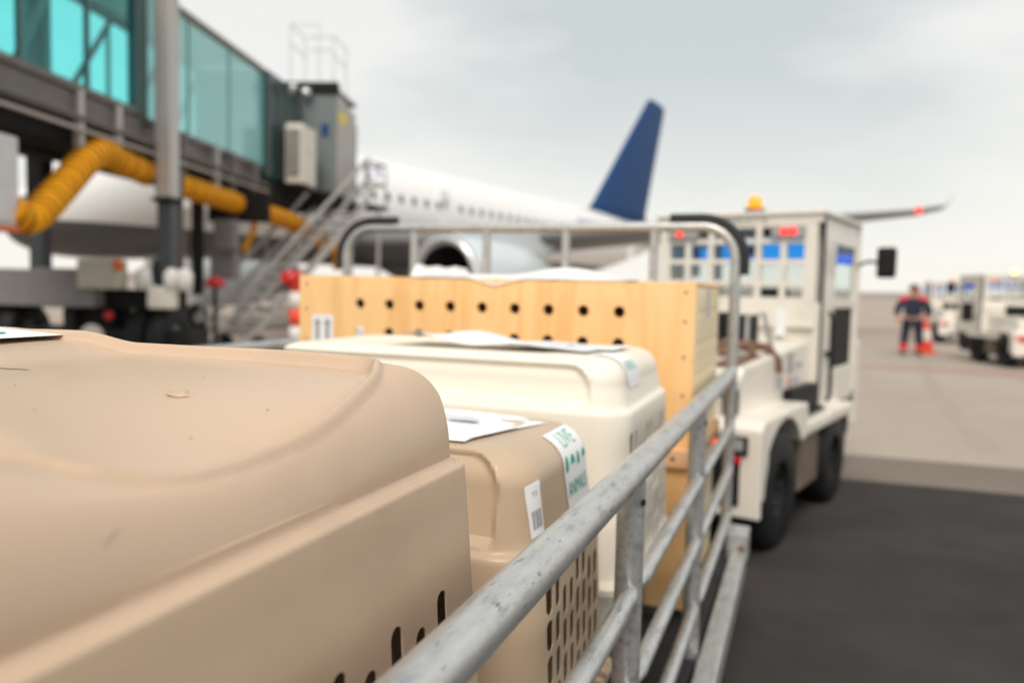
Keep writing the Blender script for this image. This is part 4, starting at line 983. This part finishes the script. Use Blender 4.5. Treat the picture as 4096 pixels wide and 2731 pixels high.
# hangers and conduit under the tunnel
for y in (-3.2, -1.5, -.6, 1.3, 2.6, 3.3, 4.4):
    BX('cable_hanger', 'col_light' if y in (-1.5, -.6, 2.6) else 'bridge', bridge, GX-.02, GX+.08, y, y+.10, 3.15, 3.9, bevel=.008)
TB('conduit', 'bridge', bridge, [(GX+.10, -5, 3.55), (GX+.10, 5, 3.50)], .035, 10)
TB('conduit', 'col_light', bridge, [(GX+.12, -5, 3.38), (GX+.12, 5, 3.36)], .025, 10)
TB('conduit', 'bridge_dark', bridge, [(GX-.5, -5, 3.10), (GX-.5, 7, 3.10)], .06, 10)
TB('stay_pipe', 'bridge', bridge, [(-.36, 1.2, 3.2), (-.34, 1.2, .4)], .05, 10)
TB('stay_pipe', 'orange', bridge, [(-.46, 1.1, 3.2), (-.44, 1.1, 1.2)], .04, 10)
BX('junction_box', 'boxgrey', bridge, -.62, -.20, 3.0, 3.2, 2.05, 2.62, bevel=.02)
BX('junction_box', 'bridge_dark', bridge, -.85, -.70, 2.6, 2.8, 1.2, 3.0, bevel=.02)
BX('junction_box', 'boxgrey', bridge, -.78, -.30, 3.2, 3.5, 1.5, 2.02, bevel=.02)
BX('stay_frame', 'bridge_dark', bridge, -1.0, .2, 3.6, 3.75, 2.62, 3.2, bevel=.02)
# conditioned-air unit
pca = thing('air_supply_unit', (0, 0, 0), 0, 'tall white air supply cabinet at the left edge under the bridge', 'cabinet')
pca.location = bridge.matrix_world.translation if False else (-9.046, 9.491, 0); pca.rotation_euler = (0, 0, BA)
MT['pcaw'] = mat('cabinet_white', (.66, .66, .67), .45)
BX('casing', 'pcaw', pca, -1.5, -.32, -4.6, -2.74, 2.02, 3.05, bevel=.03)
BX('door_panel', 'pcaw', pca, -.3195, -.30, -3.6, -2.80, 2.08, 3.0, bevel=.004)
BX('base_tray', 'orange', pca, -1.52, -.30, -4.62, -2.72, 1.965, 2.019, bevel=.01)
for y in (-4.4, -3.0): BX('hanger_post', 'bridge_dark', pca, -1.0, -.9, y, y+.1, 3.051, 3.2)
# hoses
def hose(name, label, pts, r, step=.125):
    h = thing(name, (-9.046, 9.491, 0), BA, label, 'hose')
    P = [Vector(p) for p in pts]
    pts2 = []
    for i in range(len(P)-1):
        p0 = P[max(i-1, 0)]; p1 = P[i]; p2 = P[i+1]; p3 = P[min(i+2, len(P)-1)]
        n = max(2, int((p2-p1).length/(step/4)))
        for k in range(n):
            t = k/n; pts2.append(.5*((2*p1)+(p2-p0)*t+(2*p0-5*p1+4*p2-p3)*t*t+(3*p1-p0-3*p2+p3)*t**3))
    pts2.append(P[-1])
    ln = 0; rs = []
    for i, p in enumerate(pts2):
        if i: ln += (p-pts2[i-1]).length
        rs.append(r*(1+.06*math.cos(2*math.pi*ln/step)))
    MB().tube(pts2, r, 20, rs=rs).build('duct', 'hose', h)
    ln = 0; nxt = step/2; n = 0
    for i in range(1, len(pts2)-1):
        ln += (pts2[i]-pts2[i-1]).length
        if ln >= nxt:
            nxt += step; t = (pts2[i+1]-pts2[i-1]).normalized()
            MB().lathe([(r*.93, -.018), (r*1.02, -.010), (r*1.02, .010), (r*.93, .018)], pts2[i], t, 16).build('coil_ring', 'hose_ring', h)
    return h
hose('air_hose', 'fat ribbed yellow air hose looping up from the cabinet to the bridge', [(-.42, -2.78, 2.22), (-.38, -2.60, 2.14), (-.34, -2.42, 2.20), (-.34, -2.0, 2.52), (-.36, -1.45, 2.95), (-.40, -1.08, 3.15), (-.44, -.80, 3.19), (-.50, -.3, 3.15), (-.55, .5, 3.10)], .185)
hose('air_hose', 'yellow ribbed hose slung below the bridge between the column and the stairs', [(-.55, 1.15, 3.08), (-.52, 1.7, 3.05), (-.47, 2.6, 3.01), (-.42, 3.6, 2.97), (-.36, 4.6, 2.92), (-.32, 5.6, 2.88), (-.30, 6.6, 2.83), (-.35, 7.5, 2.72), (-.15, 8.3, 2.50), (.06, 8.85, 2.28), (.10, 8.95, 1.85)], .19)
hose('air_hose', 'thin orange hose hanging in a loop under the bridge', [(-.60, 4.0, 2.80), (-.42, 3.95, 2.82), (-.24, 3.95, 2.68), (-.22, 3.95, 2.48), (-.35, 3.95, 2.25), (-.42, 3.95, 2.05)], .06, .08)

# ------------------------------------------------------------------ service stairs (from the bridge cab down towards the camera)
SR = BA-.285
fx_, fy_ = -.42, 3.75
stair = thing('service_stairs', (-9.046+fx_*math.cos(BA)-fy_*math.sin(BA), 9.491+fx_*math.sin(BA)+fy_*math.cos(BA), 0), SR, 'steep aluminium service stairs with handrails beside the bridge cab', 'stairs')
SX0, SX1 = -.82, 0.0
top = Vector((0, 4.75, 3.50)); foot = Vector((0, 0.0, .06)); dv = foot-top
def sp_(x, t, dz=0): p = top+dv*t; return (x, p.y, p.z+dz)
for x in (SX0, SX1):
    a = [sp_(x, 0, -.14), sp_(x, 0, .12), sp_(x, 1, .12), sp_(x, 1, -.06)]
    MB().prism([(p[1], p[2]) for p in a], 0, x-.03, x+.03).build('stringer', 'col_light', stair, .006)
    for dz in (.55, 1.05):
        TB('handrail', 'stairgrey', stair, [sp_(x, -.02, dz), sp_(x, 1.0, dz)], .046, 10)
    for k in range(6):
        t_ = k/5*.98+.01; TB('rail_post', 'stairgrey', stair, [sp_(x, t_, .05), sp_(x, t_, 1.04)], .022, 8)
    TB('handrail', 'stairgrey', stair, [sp_(x, 1.0, .55), (x, foot.y-.14, foot.z+.8), sp_(x, 1.0, 1.05)], .032, 8)
for k in range(15):
    t_ = (k+.5)/15; p = top+dv*t_
    BX('tread', 'bridge', stair, SX0+.031, SX1-.031, p.y-.13, p.y+.13, p.z-.02, p.z+.012)
BX('landing', 'bridge_dark', stair, SX0-.03, SX1+.05, 4.78, 5.8, 3.40, 3.50, bevel=.01)
for y in (4.85, 5.75): TB('rail_post', 'stairgrey', stair, [(SX1, y, 3.50), (SX1, y, 4.56)], .025, 8)
for z in (4.05, 4.56): TB('handrail', 'stairgrey', stair, [(SX1, 4.75, z), (SX1, 5.75, z), (SX0, 5.75, z)], .03, 8)
for x in (SX0, SX1): TB('landing_leg', 'col_light', stair, [(x, 5.4, 3.45), (x, 5.4, .05)], .05, 8)
for x in (SX0, SX1):
    MB().lathe([(.03, -.05), (.17, -.05), (.19, 0), (.17, .05), (.03, .05)], (x+.08, .5, .19), (1, 0, 0), 20).build('castor', 'black', stair)
TB('cross_strut', 'col_light', stair, [(SX0, 1.5, .9), (SX1+.3, 1.5, .9), (SX1+.3, 1.5, .05)], .03, 8)

# ------------------------------------------------------------------ cones, marker post and worker
def cone(loc, h, label):
    t = thing('traffic_cone', loc, .2, label, 'cone'); k = h/.75
    BX('base', 'cone_red', t, -.19*k, .19*k, -.19*k, .19*k, 0, .035*k, bevel=.01)
    pr = [(.14, .035, 'cone_red'), (.108, .25, 'cone_white'), (.078, .45, 'cone_red'), (.03, .75, None)]
    for a, b in zip(pr[:-1], pr[1:]):
        MB().lathe([(a[0]*k, a[1]*k), (b[0]*k, b[1]*k)]+([(.001, b[1]*k)] if b[2] is None else []), (0,0,0), (0,0,1), 24).build('band', a[2], t)
    return t
cone((2.98, 23.6, 0), 1.05, 'orange and white traffic cone beside the worker in navy')
# tall red and white marker post half hidden by the crate
mk = thing('marker_post', (-8.50, 12.0, 0), 0, 'red and white marker post half hidden behind the plywood crate', 'marker post')
BX('foot', 'black', mk, -.25, .25, -.25, .25, 0, .08, bevel=.02)
for i in range(5): MB().lathe([(.001, .1+i*.3), (.12, .1+i*.3), (.12, .4+i*.3), (.001, .4+i*.3)], (0,0,0), (0,0,1), 20).build('band', 'cone_red' if i % 2 == 0 else 'cone_white', mk)
MB().lathe([(.20, 1.45), (.22, 1.55), (.18, 1.66), (.001, 1.69)], (-.08,0,0), (0,0,1), 20).build('red_lantern', 'redlens', mk)
mk2 = thing('warning_lantern', (-9.85, 11.5, 0), 0, 'small red warning lantern on a thin post left of the service stairs', 'lantern')
TB('post', 'bridge_dark', mk2, [(0, 0, 0), (0, 0, 1.35)], .04); MB().lathe([(.001, 1.34), (.16, 1.36), (.18, 1.45), (.12, 1.52), (.001, 1.54)], (0,0,0), (0,0,1), 18).build('lens', 'redlens', mk2)

def skin_mesh(name, m, parent, pts, edges, root=0, sub=2):
    me = bpy.data.meshes.new(name); me.from_pydata([p[:3] for p in pts], edges, [])
    o = bpy.data.objects.new(name, me); COL.objects.link(o)
    sk = o.modifiers.new('s', 'SKIN'); sk.use_smooth_shade = True
    for i, p in enumerate(pts):
        r = p[3]; rr = (r, r) if not isinstance(r, tuple) else r
        me.skin_vertices[0].data[i].radius = rr; me.skin_vertices[0].data[i].use_root = (i == root)
    sb = o.modifiers.new('u', 'SUBSURF'); sb.levels = sub; sb.render_levels = sub
    bpy.context.view_layer.update()
    nm = bpy.data.meshes.new_from_object(o.evaluated_get(bpy.context.evaluated_depsgraph_get()))
    nm.materials.clear(); nm.materials.append(MT[m])
    for p in nm.polygons: p.use_smooth = True
    o.modifiers.clear(); o.data = nm; bpy.data.meshes.remove(me); nm.name = name; o.parent = parent; return o
def make_person(loc, rz, label):
    t = thing('person', loc, rz, label, 'person'); t.scale = (1.18, 1.18, 1.0)
    # facing -y locally
    J = [(0,0,.95,.13),(0,0,1.15,.13),(0,.0,1.36,.15),(0,0,1.48,.07),(0,-.01,1.56,.062),(0,-.02,1.66,.095),(0,-.02,1.74,.075),
         (-.19,0,1.40,.065),(-.30,.02,1.14,.05),(-.29,-.14,.95,.038),(.19,0,1.40,.065),(.30,.02,1.14,.05),(.29,-.12,.93,.038),
         (-.10,0,.90,.10),(-.13,-.01,.50,.062),(-.15,.02,.10,.045),(-.16,-.13,.045,.045),(.10,0,.90,.10),(.13,-.02,.50,.062),(.16,.02,.10,.045),(.18,-.13,.045,.045)]
    E_ = [(0,1),(1,2),(2,3),(3,4),(4,5),(5,6),(2,7),(7,8),(8,9),(2,10),(10,11),(11,12),(0,13),(13,14),(14,15),(15,16),(0,17),(17,18),(18,19),(19,20)]
    b = len(J)
    for s, w in ((-1, 9), (1, 12)):
        px, py, pz, _ = J[w]; J.append((px, py-.05, pz-.07, .034)); pi = len(J)-1; E_.append((w, pi))
        for k, (dx, ln) in enumerate(((-.024, .075), (-.008, .085), (.008, .08), (.024, .065))):
            J.append((px+dx, py-.075, pz-.115, .0095)); J.append((px+dx*.9, py-.07, pz-.115-ln*.55, .0085)); n_ = len(J); E_ += [(pi, n_-2), (n_-2, n_-1)]
        J.append((px-s*.035, py-.085, pz-.085, .010)); J.append((px-s*.04, py-.10, pz-.125, .009)); n_ = len(J); E_ += [(pi, n_-2), (n_-2, n_-1)]
    body = skin_mesh('body', 'skin', t, J, E_)
    jk = skin_mesh('jacket', 'navy', t, [(0,0,.90,(.19,.15)),(0,0,1.12,(.19,.145)),(0,0,1.36,(.20,.14)),(0,0,1.46,.085),(-.20,0,1.39,.095),(-.31,.02,1.14,.078),(-.295,-.12,.985,.062),(.20,0,1.39,.095),(.31,.02,1.14,.078),(.295,-.10,.965,.062)], [(0,1),(1,2),(2,3),(2,4),(4,5),(5,6),(2,7),(7,8),(8,9)])
    for s in (-1, 1):
        yk = skin_mesh('shoulder_yoke', 'redcloth', jk, [(s*.05,0,1.44,.085),(s*.13,0,1.435,.092),(s*.215,.003,1.375,.10),(s*.24,.006,1.335,.09)], [(0,1),(1,2),(2,3)])
    tr = skin_mesh('trousers', 'navy', t, [(0,0,.93,(.17,.13)),(-.10,0,.84,.118),(-.135,-.01,.50,.092),(-.15,.015,.20,.080),(.10,0,.84,.118),(.135,-.02,.50,.092),(.16,.015,.20,.080)], [(0,1),(1,2),(2,3),(0,4),(4,5),(5,6)])
    for s, x in ((-1, -.15), (1, .16)):
        MB().lathe([(.075, .0), (.088, .03), (.088, .13), (.078, .16)], (x, .015, .14), (0, 0, 1), 16).build('trouser_cuff', 'redcloth', tr)
        skin_mesh('boot', 'boot', t, [(x,.03,.14,.06),(x,.03,.06,.06),(x+s*.01,-.06,.05,.055),(x+s*.015,-.16,.045,.045)], [(0,1),(1,2),(2,3)])
    MB().lathe([(.001, .115), (.06, .105), (.098, .06), (.107, .0), (.10, -.05)], (0, .015, 1.685), (0, .25, 1), 20).build('hair', 'hair', t)
    MB().lathe([(.001, .03), (.014, .018), (.016, -.012), (.001, -.02)], (0, -.115, 1.645), (0, -1, .2), 10).build('nose', 'skin', body)
    for s in (-1, 1):
        MB().lathe([(.001, .006), (.010, .004), (.012, 0)], (s*.035, -.106, 1.672), (0, -1, 0), 10).build('eye', 'hair', body)
        MB().lathe([(.001, .012), (.024, .008), (.028, 0)], (s*.093, -.015, 1.655), (s, .2, 0), 12).build('ear', 'skin', body)
    BX('mouth', 'redlens', body, -.024, .024, -.112, -.102, 1.604, 1.612, bevel=.002)
    return t
make_person((2.52, 22.5, 0), R(-5), 'worker in navy overalls with red shoulders walking on the apron')
